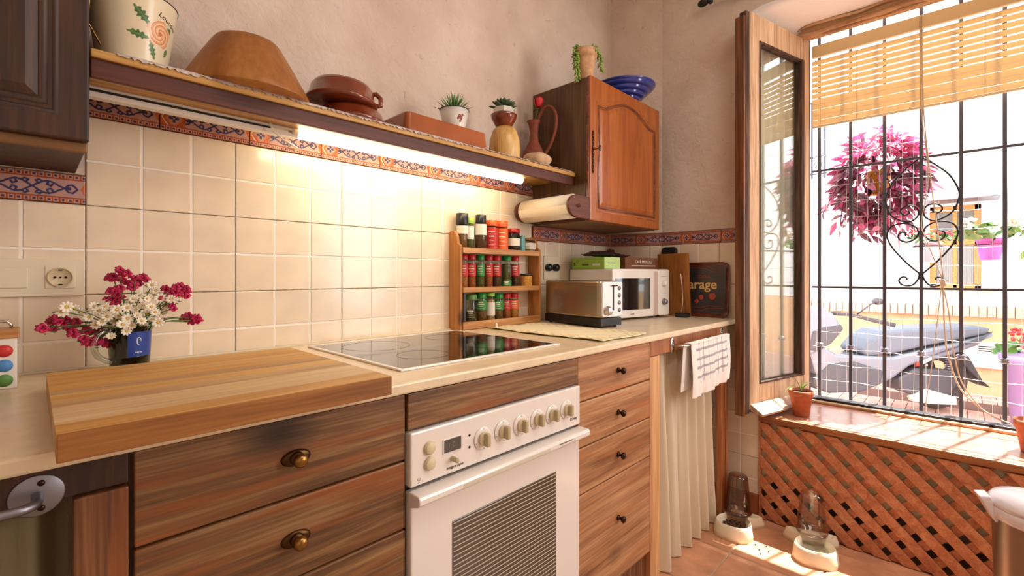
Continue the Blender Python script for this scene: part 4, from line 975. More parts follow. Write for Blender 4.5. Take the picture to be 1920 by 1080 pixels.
# stacked cazuelas
c1 = (0.722, 1.43, T)
revolve('clay_dish', [(0.108, 0.0), (0.113, 0.006), (0.110, 0.013), (0.104, 0.016), (0.098, 0.036), (0.090, 0.046), (0.001, 0.048)], c1, MT['glazed_clay'], 'brown glazed clay dish upside down, lower of the stacked pair', 'dish')
cz = thing('clay_dish', 'brown glazed clay dish with looped handle lying tilted on another clay dish', 'dish', (0.690, 1.425, T + 0.05))
Mz = Matrix.Translation((0.690, 1.425, T + 0.056)) @ Matrix.Rotation(R(3), 4, 'Y')
MB().lathe([(0.104, 0.0), (0.109, 0.005), (0.107, 0.012), (0.101, 0.016), (0.094, 0.050), (0.085, 0.062), (0.001, 0.064)], seg=44, M=Mz).build('dish_body', MT['glazed_clay'], cz)
m_ = MB(); m_.tube([Mz @ Vector(p) for p in ((0.088, -0.045, 0.014), (0.104, -0.056, 0.018), (0.108, -0.046, 0.045), (0.098, -0.034, 0.06), (0.086, -0.03, 0.055))], 0.008, 10); m_.build('handle', MT['glazed_clay'], cz)
# rectangular tray
tb = thing('clay_tray', 'rectangular orange-brown glazed clay oven tray on the wall shelf', 'tray', (1.06, 1.45, T))
MB().prism(rrect(0.868, 1.256, 1.338, 1.565, 0.018), 'z', T, T + 0.006).build('tray_rim', MT['glazed_clay'], tb, bev=0.002)
MB().prism(rrect(0.874, 1.25, 1.344, 1.559, 0.018), 'z', T + 0.006, T + 0.072, taper=0.97).build('tray_body', MT['glazed_tray'], tb, bev=0.006)
def spiky(cx, cy, z, r, h, n, mat, parent, w_=0.006, seed=1, curl=0.4, name='leaf', el0=5, el1=85):
    rs = random.Random(seed)
    for i in range(n):
        a = i * 2.399; el = R(el0 + (el1 - el0) * (i / n)); L = r * (1.05 - 0.25 * i / n) * rs.uniform(0.9, 1.1)
        m_ = MB(); M = Matrix.Translation((cx, cy, z)) @ Matrix.Rotation(a, 4, 'Z') @ Matrix.Rotation(-el, 4, 'Y')
        prof = [(0, w_ * 0.5), (0.35, w_), (0.7, w_ * 0.7), (1, w_ * 0.06)]
        v = []; f_ = []
        for t, ww in prof:
            x = t * L; zz = h * 0 + curl * L * t * t * 0.3
            v += [(x, -ww, zz), (x, 0, zz - ww * 0.7), (x, ww, zz), (x, 0, zz + ww * 0.35)]
        for k in range(3):
            for q in range(4): f_.append((k * 4 + q, k * 4 + (q + 1) % 4, (k + 1) * 4 + (q + 1) % 4, (k + 1) * 4 + q))
        f_.append((12, 13, 14, 15)); m_.add(v, f_, True, M); m_.build(name, mat, parent)
p1 = thing('potted_succulent', 'spiky green succulent in a white tin pot with pink flowers, on the clay tray', 'plant', (1.128, 1.405, T + 0.073))
z = T + 0.073; c = (1.128, 1.405, z)
revolve('pot', [(0.040, 0.0), (0.041, 0.002), (0.0555, 0.072), (0.0535, 0.072), (0.050, 0.06)], c, MT['tin_white'], parent=p1)
revolve('rim', [(0.0555, 0.0705), (0.0575, 0.0725), (0.0555, 0.0745), (0.0535, 0.0725)], c, MT['dark_rim'], parent=p1, caps=False)
revolve('soil', [(0.052, 0.062), (0.04, 0.066), (0.001, 0.067)], c, MT['soil'], parent=p1)
m_ = MB(); vd = math.atan2(-1.405, -1.128) + 0.45
for i, (da, dz, s_) in enumerate(((0, 0.040, 0.006), (0.14, 0.033, 0.005), (-0.12, 0.032, 0.004), (0.22, 0.045, 0.004), (0.08, 0.022, 0.004))):
    a = vd + da; r_ = 0.041 + 0.0145 * dz / 0.072 + 0.0006
    for k in range(5): m_.ball((c[0] + r_ * math.cos(a + 0.07 * s_ / 0.005 * math.cos(k * 1.257)), c[1] + r_ * math.sin(a + 0.07 * s_ / 0.005 * math.cos(k * 1.257)), z + dz + s_ * 0.8 * math.sin(k * 1.257)), s_ * 0.5, s_ * 0.5, s_ * 0.5, 6, 4)
m_.build('painted_flowers', plain('faded_pink_paint', (190, 108, 104), 0.5), p1)
spiky(c[0], c[1], z + 0.068, 0.074, 0, 56, MT['leaf'], p1, 0.0042, 2)
# stack of turned wood vase, clay bowl and faceted pot
revolve('wooden_vase', [(0.060, 0), (0.064, 0.01), (0.066, 0.05), (0.062, 0.09), (0.050, 0.125), (0.038, 0.138), (0.001, 0.139)], (1.395, 1.40, T), MT['palewood'], 'pale turned wooden egg-shaped pot upside down under the small clay bowl', 'pot')
revolve('clay_bowl', [(0.028, 0), (0.034, 0.003), (0.052, 0.034), (0.056, 0.050), (0.0535, 0.052), (0.048, 0.044), (0.001, 0.030)], (1.390, 1.40, T + 0.1395), MT['glazed_clay'], 'small red-brown clay bowl holding the white faceted succulent pot', 'bowl')
p2 = thing('potted_succulent', 'dark rosette succulent in a small white faceted pot on the clay bowl', 'plant', (1.390, 1.40, T + 0.175))
c = (1.390, 1.40, T + 0.172)
m_ = MB(); m_.lathe([(0.026, 0), (0.042, 0.028), (0.044, 0.045), (0.041, 0.047), (0.036, 0.040), (0.001, 0.039)], c, 8, smooth=False); m_.build('pot', MT['tin_white'], p2)
rs = random.Random(4)
for i in range(34):
    a = i * 2.399; el = R(8 + 70 * i / 34); L = 0.062 - 0.024 * i / 34
    m_ = MB(); M = Matrix.Translation((c[0], c[1], c[2] + 0.044)) @ Matrix.Rotation(a, 4, 'Z') @ Matrix.Rotation(-el, 4, 'Y') @ Matrix.Translation((L * 0.62, 0, 0))
    m_.ball((0, 0, 0), L * 0.45, 0.0105 - 0.003 * i / 34, 0.0045, 8, 6, M=M); m_.build('leaf', MT['leaf_dark'], p2)
# clay jug with a rose, stone
jx, jy = 1.700, 1.505
jg = thing('clay_jug', 'slender unglazed clay jug with tall loop handle beside the right wall cabinet', 'jug', (jx, jy, T))
revolve('jug_body', [(0.040, 0), (0.052, 0.012), (0.064, 0.05), (0.060, 0.09), (0.040, 0.13), (0.023, 0.165), (0.021, 0.215), (0.026, 0.245), (0.034, 0.262), (0.030, 0.262), (0.018, 0.235), (0.001, 0.2)], (jx, jy, T), MT['raw_clay'], parent=jg)
hdv = Vector((0.30, -0.95, 0)); hp = [(0.02, 0.252), (0.030, 0.285), (0.055, 0.318), (0.088, 0.318), (0.112, 0.285), (0.116, 0.235), (0.105, 0.185), (0.085, 0.135), (0.060, 0.10), (0.055, 0.09)]
MB().tube(smooth([(jx + hdv.x * d, jy + hdv.y * d, T + z_) for d, z_ in hp], 4), 0.0075, 10).build('handle', MT['raw_clay'], jg)
ro = thing('rose', 'single red rose standing in the clay jug', 'flower', (jx, jy, T + 0.21))
m_ = MB(); m_.tube([(jx, jy, T + 0.205), (jx + 0.004, jy - 0.006, T + 0.27), (jx + 0.010, jy - 0.018, T + 0.325)], 0.003, 8); m_.build('stem', MT['stem'], ro)
rc = Vector((jx + 0.011, jy - 0.02, T + 0.345))
for k in range(9):
    a = k * 2.4; rr_ = 0.006 + 0.012 * k / 9; m_ = MB()
    def pf(u, v, a=a, rr_=rr_, k=k):
        t = (u - 0.5) * (2.2 - 0.05 * k); r_ = rr_ * (0.5 + 0.9 * math.sin(v * 1.9)) * 1.1
        return (rc.x + r_ * math.cos(a + t), rc.y + r_ * math.sin(a + t), rc.z - 0.018 + 0.044 * v - 0.006 * v * abs(t))
    m_.grid(pf, 8, 6); m_.build('petal', MT['red_rose'], ro, solid=0.001)
for k in range(4):
    a = k * 1.6 + 0.4; m_ = MB()
    m_.grid(lambda u, v: (rc.x + (0.008 + 0.022 * v) * math.cos(a) + (u - 0.5) * 0.014 * math.sin(math.pi * v) * -math.sin(a), rc.y + (0.008 + 0.022 * v) * math.sin(a) + (u - 0.5) * 0.014 * math.sin(math.pi * v) * math.cos(a), rc.z - 0.022 - 0.014 * v), 2, 5)
    m_.build('leaf', MT['leaf_dark'], ro, solid=0.0008)
MB_ = MB(); MB_.ball((1.592, 1.385, T + 0.034), 0.072, 0.055, 0.034, 24, 14, rfun=lambda a, t: 1 + 0.05 * math.sin(3 * a + 1) + 0.04 * math.sin(5 * a) + 0.04 * math.sin(4 * t))
tag(MB_.build('stone', MT['stone']), 'smooth beige stone lying on the foil at the right end of the shelf', 'stone')

# ================================================================== RIGHT UPPER CABINET
rc_ = thing('wall_cabinet', 'orange-brown oak wall cabinet with arched door panel, right of the shelf', 'cabinet', (2.12, 1.42, 1.383))
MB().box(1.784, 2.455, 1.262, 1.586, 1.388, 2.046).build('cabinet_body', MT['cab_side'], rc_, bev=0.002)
MB().box(1.786, 2.453, 1.266, 1.584, 1.383, 1.389).build('underside', MT['cab_under'], rc_)
MB().box(1.786, 1.806, 1.246, 1.262, 1.388, 2.046).build('edge_strip', MT['oak_dark'], rc_, bev=0.003)
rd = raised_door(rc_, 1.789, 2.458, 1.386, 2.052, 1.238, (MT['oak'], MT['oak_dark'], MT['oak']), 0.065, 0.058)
m_ = MB()
for i in range(15):
    z = 1.610 + i * 0.013; s_ = 1 if i % 2 else -1
    m_.tube([(1.806 + 0.004 * s_ * math.cos(t), 1.2355, z + 0.007 * math.sin(t)) for t in [k * 0.7 for k in range(8)]], 0.0016, 6)
m_.tube([(1.806, 1.2355, 1.602), (1.806, 1.2355, 1.80)], 0.0012, 6)
m_.build('escutcheon', MT['iron'], rd)
m_ = MB(); m_.tube([(1.806, 1.236, 1.712), (1.806, 1.205, 1.712)], 0.0022, 8)
m_.tube([(1.806 + 0.0075 * math.cos(R(a)), 1.198, 1.712 + 0.012 * math.sin(R(a))) for a in range(0, 360, 24)], 0.0022, 8, closed=True)
m_.build('key', MT['iron'], rd)
# plant on top of the cabinet
TP = 2.0465
tp = thing('potted_trailing_plant', 'pale terracotta pot with trailing green succulent on top of the oak cabinet', 'plant', (1.845, 1.305, TP))
c = (1.845, 1.305, TP)
revolve('pot', [(0.030, 0), (0.032, 0.003), (0.044, 0.112), (0.045, 0.118), (0.052, 0.120), (0.054, 0.155), (0.049, 0.157), (0.045, 0.14)], c, MT['terracotta_pale'], parent=tp)
revolve('soil', [(0.046, 0.142), (0.001, 0.146)], c, MT['soil'], parent=tp)
def strand(pts, n, parent, seed, r_=0.0095, L=0.020):
    rs = random.Random(seed); P_ = [Vector(p) for p in pts]
    seglen = [(P_[i + 1] - P_[i]).length for i in range(len(P_) - 1)]; tot = sum(seglen)
    MB().tube(P_, 0.002, 6).build('stem', MT['stem'], parent)
    m_ = MB()
    for i in range(n):
        s_ = tot * i / n; k = 0
        while k < len(seglen) - 1 and s_ > seglen[k]: s_ -= seglen[k]; k += 1
        p = P_[k].lerp(P_[k + 1], s_ / seglen[k]); d = (P_[k + 1] - P_[k]).normalized()
        a = rs.uniform(0, 6.28); side = Vector((math.cos(a), math.sin(a), 0)); side = (side - d * side.dot(d)).normalized()
        ax = (d * 0.9 + side * 0.75).normalized(); q = ax.to_track_quat('X', 'Z').to_matrix().to_4x4()
        m_.ball((0, 0, 0), L * 0.5, 0.0034, 0.0034, 6, 5, M=Matrix.Translation(p + side * 0.004 + ax * L * 0.42) @ q)
    m_.build('trailing_leaves', MT['leaf_light'], parent, kind='stuff')
def at(c, dx, dy, dz): return (c[0] + dx, c[1] + dy, c[2] + dz)
strand([at(c, -0.02, 0.01, 0.150), at(c, -0.045, 0.022, 0.165), at(c, -0.062, 0.012, 0.13), at(c, -0.070, 0.0, 0.06), at(c, -0.072, -0.006, -0.012)], 110, tp, 1)
strand([at(c, -0.02, 0.0, 0.150), at(c, -0.040, 0.016, 0.16), at(c, -0.058, 0.020, 0.12), at(c, -0.064, 0.01, 0.05)], 60, tp, 2)
strand([at(c, 0.02, -0.015, 0.150), at(c, 0.046, -0.032, 0.158), at(c, 0.060, -0.040, 0.13), at(c, 0.064, -0.044, 0.065)], 60, tp, 3)
strand([at(c, 0.0, -0.03, 0.150), at(c, 0.002, -0.050, 0.162), at(c, 0.004, -0.056, 0.135)], 18, tp, 4)
# blue bowl
BP = [(0.040, 0), (0.044, 0.008)]
for k in range(5):
    r0, z0 = 0.047 + 0.0235 * k, 0.012 + 0.0200 * k
    BP += [(r0, z0), (r0 + 0.010, z0 + 0.001), (r0 + 0.018, z0 + 0.007), (r0 + 0.0205, z0 + 0.014), (r0 + 0.0195, z0 + 0.0185)]
BP += [(0.170, 0.112), (0.173, 0.119), (0.167, 0.120), (0.10, 0.068), (0.03, 0.03), (0.001, 0.028)]
revolve('blue_bowl', BP, (2.285, 1.365, TP), MT['blue'], 'large cobalt blue ribbed ceramic bowl on top of the oak cabinet', 'bowl', seg=64)
# paper towel holder
ph = thing('paper_towel_holder', 'dark wooden paper towel holder fixed to the side of the oak cabinet', 'holder', (1.72, 1.40, 1.385))
MB().box(1.768, 1.783, 1.235, 1.56, 1.39, 1.487).build('back_plate', MT['shelf_dark'], ph, bev=0.003)
for y in (1.238, 1.552):
    m_ = MB(); pf_ = [(1.768, 1.388)] + [(1.683 + 0.066 * math.cos(R(a)), 1.438 + 0.051 * math.sin(R(a))) for a in range(270, 89, -15)] + [(1.768, 1.489)]
    m_.prism(pf_, 'y', y - 0.007, y + 0.007); m_.build('end_plate', MT['shelf_dark'], ph, bev=0.003)
MB().cyl((1.683, 1.222, 1.440), (1.683, 1.545, 1.440), 0.008, seg=16).build('rod', MT['shelf_dark'], ph)
m_ = MB(); m_.lathe([(0.0545, 0), (0.0545, 0.288)], seg=40, M=Matrix.Translation((1.683, 1.254, 1.440)) @ Matrix.Rotation(R(-90), 4, 'X'))
m_.grid(lambda u, v: (1.683 - 0.0548 * math.cos(R(40 * v)) , 1.254 + 0.288 * u, 1.440 - 0.0548 * math.sin(R(40 * v)) - 0.0), 4, 6)
tag(m_.build('paper_towel_roll', MT['paper']), 'white paper towel roll in the wooden holder below the oak cabinet', 'paper towel')

# ================================================================== SPICE RACK
rk = thing('spice_rack', 'three-tier pine spice rack standing on the worktop against the tiles', 'rack', (1.50, 1.548, 0.9025))
RX0, RX1, RY0, RY1 = 1.242, 1.755, 1.508, 1.581
side = [(RY0, 0.9025), (RY1, 0.9025), (RY1, 1.335), (RY0 + 0.055, 1.335), (RY0 + 0.04, 1.33), (RY0 + 0.026, 1.312), (RY0 + 0.02, 1.275), (RY0, 1.262)]
side = [(RY0, 0.9025), (RY1, 0.9025), (RY1, 1.315), (RY0 + 0.055, 1.322), (RY0 + 0.034, 1.315), (RY0 + 0.022, 1.295), (RY0 + 0.018, 1.268), (RY0, 1.256)]
for x in (RX0, RX1 - 0.014): MB().prism(side, 'x', x, x + 0.014).build('side_panel', MT['rack'], rk, bev=0.002)
LV = (0.918, 1.066, 1.232)
for z in LV: MB().box(RX0 + 0.014, RX1 - 0.014, RY0 + 0.002, RY1, z, z + 0.012).build('shelf', MT['rack_h'], rk, bev=0.0015)
for z0, z1 in ((0.904, 0.936), (1.06, 1.082), (1.226, 1.250)): MB().box(RX0 + 0.014, RX1 - 0.014, RY0 - 0.004, RY0 + 0.004, z0, z1).build('front_rail', MT['rack_h'], rk, bev=0.0015)
YJ = 1.545
def jar(x, z, r, h, lid, lidh, fill, fillc, lab=None, label='', cat='spice jar', group=None, y=YJ, square=False, lidr=None, neck=True, labz=(0.3, 0.75), name='spice_jar', lines=True):
    t = thing(name, label, cat, (x, y, z), 0, group); seg = 4 if square else 22; ro_ = R(45 + 8) if square else 0
    M = Matrix.Translation((x, y, z)) @ Matrix.Rotation(ro_, 4, 'Z'); k = 1.3 if square else 1
    lr = (lidr or r * 0.98)
    body = [(r * 0.93 * k, 0), (r * k, 0.002), (r * k, (h - lidh) * 0.86), (r * 0.86 * k, (h - lidh) * 0.97), (r * 0.86 * k, h - lidh)]
    MB().lathe(body, seg=seg, M=M, smooth=not square).build('glass', MT['jar'], t)
    MB().lathe([(r * 0.90 * k, 0.002), (r * 0.93 * k, 0.003), (r * 0.93 * k, fill * (h - lidh)), (0.001, fill * (h - lidh) + 0.001)], seg=seg, M=M, smooth=not square).build('contents', fillc, t)
    MB().lathe([(lr, h - lidh), (lr * 1.01, h - lidh + 0.001), (lr, h - 0.001), (lr * 0.93, h)], seg=22, M=Matrix.Translation((x, y, z))).build('lid', lid, t)
    if lab is not None:
        a, b_ = labz; z0_, z1_ = a * (h - lidh), b_ * (h - lidh)
        l_ = MB().lathe([(r * 1.02 * k, z0_), (r * 1.02 * k, z1_)], seg=seg, M=M, smooth=not square, caps=False).build('paper_label', lab, t)
        if lines:
            m_ = MB(); va_ = math.atan2(-y, -x); rs_ = random.Random(int(x * 1000))
            for q in range(4):
                zz = z + z1_ - (q + 1) * (z1_ - z0_) / 5; w_ = rs_.uniform(0.35, 0.62)
                m_.grid(lambda u, v: (x + r * 1.035 * k * math.cos(va_ - w_ + 2 * w_ * u), y + r * 1.035 * k * math.sin(va_ - w_ + 2 * w_ * u), zz + (v - 0.5) * (0.004 if q in (0, 1) else 0.0015)), 6, 1)
            m_.build('print_lines', MT['labwhite'], l_)
    return t
S = MT['spice']; z2 = LV[1] + 0.012; z1 = LV[0] + 0.012; z3 = LV[2] + 0.012
G2 = None
# top tier
jar(1.284, z3, 0.023, 0.152, MT['black'], 0.048, 0.62, S[2], MT['labwhite'], 'glass pepper grinder with tall black top at the left of the rack\'s top shelf', 'grinder', lidr=0.0265, labz=(0.62, 0.95), name='pepper_grinder')
jar(1.333, z3, 0.021, 0.138, MT['limelab'], 0.026, 0.55, S[3], MT['labwhite'], 'glass spice jar with lime green lid behind the two grinders', 'spice jar', y=1.556, labz=(0.4, 0.9))
jar(1.386, z3, 0.026, 0.154, MT['black'], 0.036, 0.62, S[5], MT['labwhite'], 'glass peppercorn grinder with ribbed black top and white label', 'grinder', lidr=0.024, labz=(0.55, 0.95), name='pepper_grinder', y=1.540)
jar(1.456, z3, 0.029, 0.136, MT['lidorange'], 0.026, 0.5, MT['reddish'], MT['labred'], 'square paprika jar with orange lid and red label on the top shelf', 'spice jar', labz=(0.05, 0.92), square=False)
jar(1.522, z3, 0.028, 0.138, MT['lidorange'], 0.030, 0.9, MT['labor'], MT['labor'], 'orange plastic spice tub with orange lid beside the dark jar', 'spice jar', labz=(0.05, 0.95))
jar(1.598, z3, 0.032, 0.108, MT['lidred'], 0.020, 0.95, MT['black'], MT['labwhite'], 'squat dark coffee-coloured jar with red lid on the top shelf', 'jar', labz=(0.3, 0.7), name='jar')
tag(MB().prism(rrect(1.643, 1.668, 1.53, 1.552, 0.006), 'z', z3, z3 + 0.079).build('spice_box', MT['teal'], bev=0.002), 'small pale teal spice packet next to the squat cork jar', 'packet')
jar(1.706, z3, 0.026, 0.070, MT['kraft'], 0.012, 0.8, S[6], MT['labwhite'], 'small square jar with cork top at the right end of the top shelf', 'jar', square=True, labz=(0.25, 0.8), name='jar')
# middle tier
mid = [(1.290, 'red', 0), (1.335, 'red', 1), (1.386, 'green', 3), (1.437, 'red', 1), (1.487, 'red', 5), (1.551, 'green2', 3), (1.609, 'red', 5)]
ordn = ['first', 'second', 'third', 'fourth', 'fifth', 'sixth', 'seventh']
for i, (x, col, f_) in enumerate(mid):
    lid = MT['lidred'] if col == 'red' else MT['lidgreen']; lab = MT['labred'] if col == 'red' else MT['labgreen']
    desc = {'red': 'red-capped', 'green': 'green-capped', 'green2': 'larger green-capped'}[col]
    jar(x, z2, 0.0205 if col != 'green2' else 0.0235, 0.145, lid, 0.024, 0.88, S[f_], lab, '%s glass spice jar, %s from the left on the rack\'s middle shelf' % (desc, ordn[i]), 'spice jar', group='spice jars on the middle shelf', labz=(0.42, 0.86) if col != 'green2' else (0.05, 0.25))
jar(1.688, z2, 0.0285, 0.062, MT['black'], 0.010, 0.9, S[4], MT['spice'][4], 'small ochre pot with black lid at the right of the middle shelf', 'pot', lines=False, labz=(0.03, 0.98), lidr=0.030, name='small_pot')
# bottom tier
tag(MB().prism(rrect(1.270, 1.287, 1.52, 1.556, 0.004), 'z', z1, z1 + 0.128).build('spice_box', MT['tray_face'], bev=0.001), 'narrow black and silver packet at the left end of the bottom shelf', 'packet')
bot = [(1.330, 0.029, 0.120, 'leafgreen', 0.024, 3, 'wide glass jar with olive green lid and dark herbs on the bottom shelf', (0.15, 0.6)),
       (1.392, 0.0255, 0.126, 'green', 0.026, 2, 'green-capped spice jar between the wide jar and the bottle on the bottom shelf', (0.5, 0.92)),
       (1.448, 0.0215, 0.124, 'cream', 0.016, 6, 'narrow-necked cream-capped bottle with pale label on the bottom shelf', (0.2, 0.75)),
       (1.498, 0.0235, 0.120, 'green', 0.024, 2, 'green-capped spice jar right of the cream-capped bottle on the bottom shelf', (0.45, 0.9)),
       (1.550, 0.0225, 0.118, 'red', 0.022, 1, 'red-capped spice jar, the left one of the pair on the bottom shelf', (0.45, 0.9)),
       (1.601, 0.0225, 0.118, 'red2', 0.022, 4, 'red-capped spice jar, the rightmost jar on the bottom shelf', (0.45, 0.9))]
for x, r_, h_, col, lh, f_, lb_, lz in bot:
    lid = {'leafgreen': MT['leaf'], 'green': MT['lidgreen'], 'cream': MT['limelab'], 'red': MT['lidred'], 'red2': MT['lidred']}[col]
    lab = {'leafgreen': MT['jar'], 'green': MT['labgreen'], 'cream': MT['labwhite'], 'red': MT['labred'], 'red2': MT['labor']}[col]
    jar(x, z1, r_, h_, lid, lh, 0.85 if col != 'leafgreen' else 0.45, S[f_], lab, lb_, 'spice jar', group='spice jars on the bottom shelf', labz=lz)

# ================================================================== MICROWAVE, TOASTER and neighbours
mw = thing('microwave', 'white microwave oven with dark glass door behind the toaster', 'microwave', (2.012, 1.262, 0.9025), R(-10), local=True)
WM, HM, DM = 0.458, 0.262, 0.315
MB().box(0.004, WM - 0.004, 0.022, DM, 0.012, HM).build('casing', MT['white'], mw, bev=0.008)
for x in (0.04, WM - 0.04):
    for y in (0.05, DM - 0.05): MB().cyl((x, y, 0), (x, y, 0.013), 0.012, seg=14).build('foot', MT['black'], mw)
MB().prism(rrect(0.0, 0.358, 0.012, HM, 0.010), 'y', 0.0, 0.022).build('door', MT['white'], mw, bev=0.003)
md = [c for c in mw.children if c.name.startswith('door')][0]
MB().box(0.020, 0.292, -0.001, 0.004, 0.052, HM - 0.048).build('door_glass', plain('dark_mirror_glass', (26, 24, 26), 0.05, coat=1.0, spec=1.0), md)
MB().box(0.322, 0.356, -0.001, 0.004, 0.016, HM - 0.012).build('door_strip', plain('rosy_plastic', (206, 178, 168), 0.3, coat=0.3), md, bev=0.002)
text('Candy', 0.012, Matrix.Translation((0.15, -0.0004, 0.031)) @ Matrix.Rotation(R(90), 4, 'X'), MT['mark'], md)
MB().prism(rrect(0.358, WM, 0.012, HM, 0.014), 'y', -0.002, 0.022).build('control_panel', MT['white'], mw, bev=0.004)
mc = [c for c in mw.children if c.name.startswith('control')][0]
for z_, r_ in ((0.185, 0.018), (0.085, 0.018)):
    Mx = Matrix.Translation((0.408, -0.002, z_)) @ Matrix.Rotation(R(90), 4, 'X')
    MB().lathe([(r_, 0), (r_, 0.003), (r_ * 0.8, 0.005), (r_ * 0.74, 0.016), (r_ * 0.62, 0.018)], seg=28, M=Mx).build('dial', MT['white'] if z_ > 0.1 else MT['steel_grey'], mc)
    m_ = MB()
    for a in range(0, 360, 30): m_.box(-0.0008, 0.0008, -0.0004, 0, r_ + 0.003, r_ + 0.0055, Mx @ Matrix.Rotation(R(90), 4, 'X') @ Matrix.Rotation(R(a), 4, 'Y'))
    m_.build('dial_marks', MT['mark'], mc)
MB().box(0.385, 0.43, -0.0024, -0.002, 0.222, 0.2235).box(0.385, 0.432, -0.0024, -0.002, 0.131, 0.1325).build('dial_legend', MT['mark'], mc)
# toaster
to = thing('toaster', 'brushed steel long-slot toaster with black base beside the spice rack', 'toaster', (1.715, 1.138, 0.9025), R(-9.5), local=True)
TW, TL, TH = 0.147, 0.375, 0.205
MB().prism(rrect(0.0, TW, 0.0, TL, 0.014), 'z', 0.006, 0.042).build('base', MT['black'], to, bev=0.003)
MB().prism(rrect(0.002, TW - 0.002, 0.003, TL - 0.003, 0.016), 'z', 0.042, TH).build('shell', MT['brushed'], to, bev=0.008)
m_ = MB(); m_.box(0.035, 0.060, 0.05, TL - 0.04, TH - 0.002, TH + 0.0008).box(0.087, 0.112, 0.05, TL - 0.04, TH - 0.002, TH + 0.0008); m_.build('slots', MT['black'], to)
MB().prism(rrect(0.012, TW - 0.004, 0.046, TH - 0.004, 0.01), 'y', -0.004, 0.006).build('end_panel', MT['satin'], to, bev=0.003)
MB().box(0.078, 0.085, -0.0055, -0.003, 0.075, 0.185).build('lever_slot', MT['black'], to)
MB().box(0.070, 0.096, -0.020, -0.004, 0.181, 0.188).build('lever', MT['brass_dark'], to, bev=0.003)
MB().lathe([(0.021, 0), (0.021, 0.006), (0.017, 0.008), (0.016, 0.02), (0.013, 0.022)], seg=30, M=Matrix.Translation((0.042, -0.004, 0.075)) @ Ry).build('browning_knob', MT['steel'], to)
for i in range(4):
    MB().lathe([(0.0095, 0), (0.0095, 0.0015), (0.0075, 0.002), (0.0075, 0.0032), (0.001, 0.0034)], seg=22, M=Matrix.Translation((0.120, -0.004, 0.075 + i * 0.0325)) @ Ry).build('button', MT['steel_grey'], to)
for x in (0.02, TW - 0.02):
    for y in (0.03, TL - 0.03): MB().cyl((x, y, 0), (x, y, 0.007), 0.009, seg=12).build('foot', MT['black'], to)
# green box on the microwave
Mm = Matrix.Translation((2.012, 1.262, 0.9025)) @ Matrix.Rotation(R(-10), 4, 'Z')
bp_ = Mm @ Vector((0.008, 0.062, HM + 0.001))
gb = thing('green_carton', 'lime green carton lying on the left of the microwave', 'box', bp_, R(-10), local=True)
MB().box(0, 0.118, 0, 0.235, 0, 0.060).build('carton', MT['limelab'], gb, bev=0.001)
MB().box(0.001, 0.1175, -0.0008, 0.0005, 0.001, 0.0595).build('end_flap', MT['palelime'], gb)
MB().box(0.025, 0.085, -0.0014, -0.0008, 0.029, 0.032).build('slit', MT['dark_rim'], gb)
pr_ = MB()
for i, (y0_, y1_, z0_, z1_) in enumerate(((0.21, 0.223, 0.018, 0.036), (0.18, 0.205, 0.044, 0.046), (0.18, 0.20, 0.038, 0.040), (0.185, 0.205, 0.032, 0.034), (0.11, 0.16, 0.018, 0.026))):
    pr_.box(-0.0006, 0, y0_, y1_, z0_, z1_)
pr_.build('printing', plain('dark_green_ink', (70, 96, 40), 0.6), gb)
MB().box(-0.0006, 0, 0.03, 0.08, 0.016, 0.027).build('sticker', MT['labwhite'], gb)
pb = MB()
Mp = Mm @ Matrix.Translation((0.105, 0.15, HM + 0.078))
rs = random.Random(9); jj = [[rs.uniform(-1, 1) for _ in range(30)] for _ in range(20)]
def bag(sgn): 
    return lambda u, v: ((u - 0.5) * 0.23, (v - 0.5) * 0.15, sgn * (0.013 * (1 - (2 * u - 1) ** 4) * (1 - (2 * v - 1) ** 4)) + 0.003 * jj[int(v * 12)][int(u * 20)] * (1 if 0.02 < u < 0.98 else 0.3) + 0.006 * math.sin(u * 5) - 0.002)
pb.grid(bag(1), 24, 14, M=Mp @ Matrix.Rotation(R(-12), 4, 'Z')); pb.grid(bag(-1), 24, 14, M=Mp @ Matrix.Rotation(R(-12), 4, 'Z'))
tag(pb.build('snack_bag', MT['purple']), 'crumpled dark purple wrapper bag on top of the lime green carton', 'bag')
bb_ = thing('brown_carton', 'flat brown carton with pale lettering on the right of the microwave', 'box', Mm @ Vector((0.165, 0.06, HM + 0.001)), R(-10), local=True)
MB().box(0, 0.275, 0, 0.20, 0, 0.062).build('carton', MT['brownbox'], bb_, bev=0.001)
text('CAFÉ MOLIDO', 0.022, Matrix.Translation((0.15, -0.0004, 0.038)) @ Ry, MT['labwhite'], bb_)
MB().box(0.05, 0.25, -0.0006, 0, 0.016, 0.019).build('print_line', MT['labwhite'], bb_)
# upright cutting board, black lid, charger, tin tray on the right wall
ub = MB(); Mb = Matrix.Translation((2.532, 1.098, 0.9025)) @ Matrix.Rotation(R(80), 4, 'Z') @ Matrix.Rotation(R(-3), 4, 'X')
ub.box(0, 0.20, -0.018, 0, 0, 0.352, Mb); tag(ub.build('cutting_board', wood('upright_board_wood', (134, 80, 30), (170, 108, 48), (192, 134, 70), 'Z', 1.4, 0.5, 0.1), bev=0.004), 'upright oak-brown cutting board leaning on the wall right of the microwave', 'cutting board')
m_ = MB(); m_.prism(rrect(1.200, 1.292, 0.905, 1.296, 0.02), 'x', 2.588, 2.612); tag(m_.build('griddle_pan', MT['black'], bev=0.008), 'black flat griddle standing behind the upright cutting board', 'pan')
ch = thing('charger', 'black charger block with thin white cable at the foot of the upright board', 'charger', (2.49, 1.115, 0.9025))
MB().box(2.462, 2.515, 1.085, 1.15, 0.903, 0.925).build('block', MT['black'], ch, bev=0.004)
MB().tube([(2.50, 1.13, 0.925), (2.508, 1.125, 0.98), (2.512, 1.13, 1.06), (2.515, 1.14, 1.14)], 0.0018, 6).build('cable', MT['white'], ch)
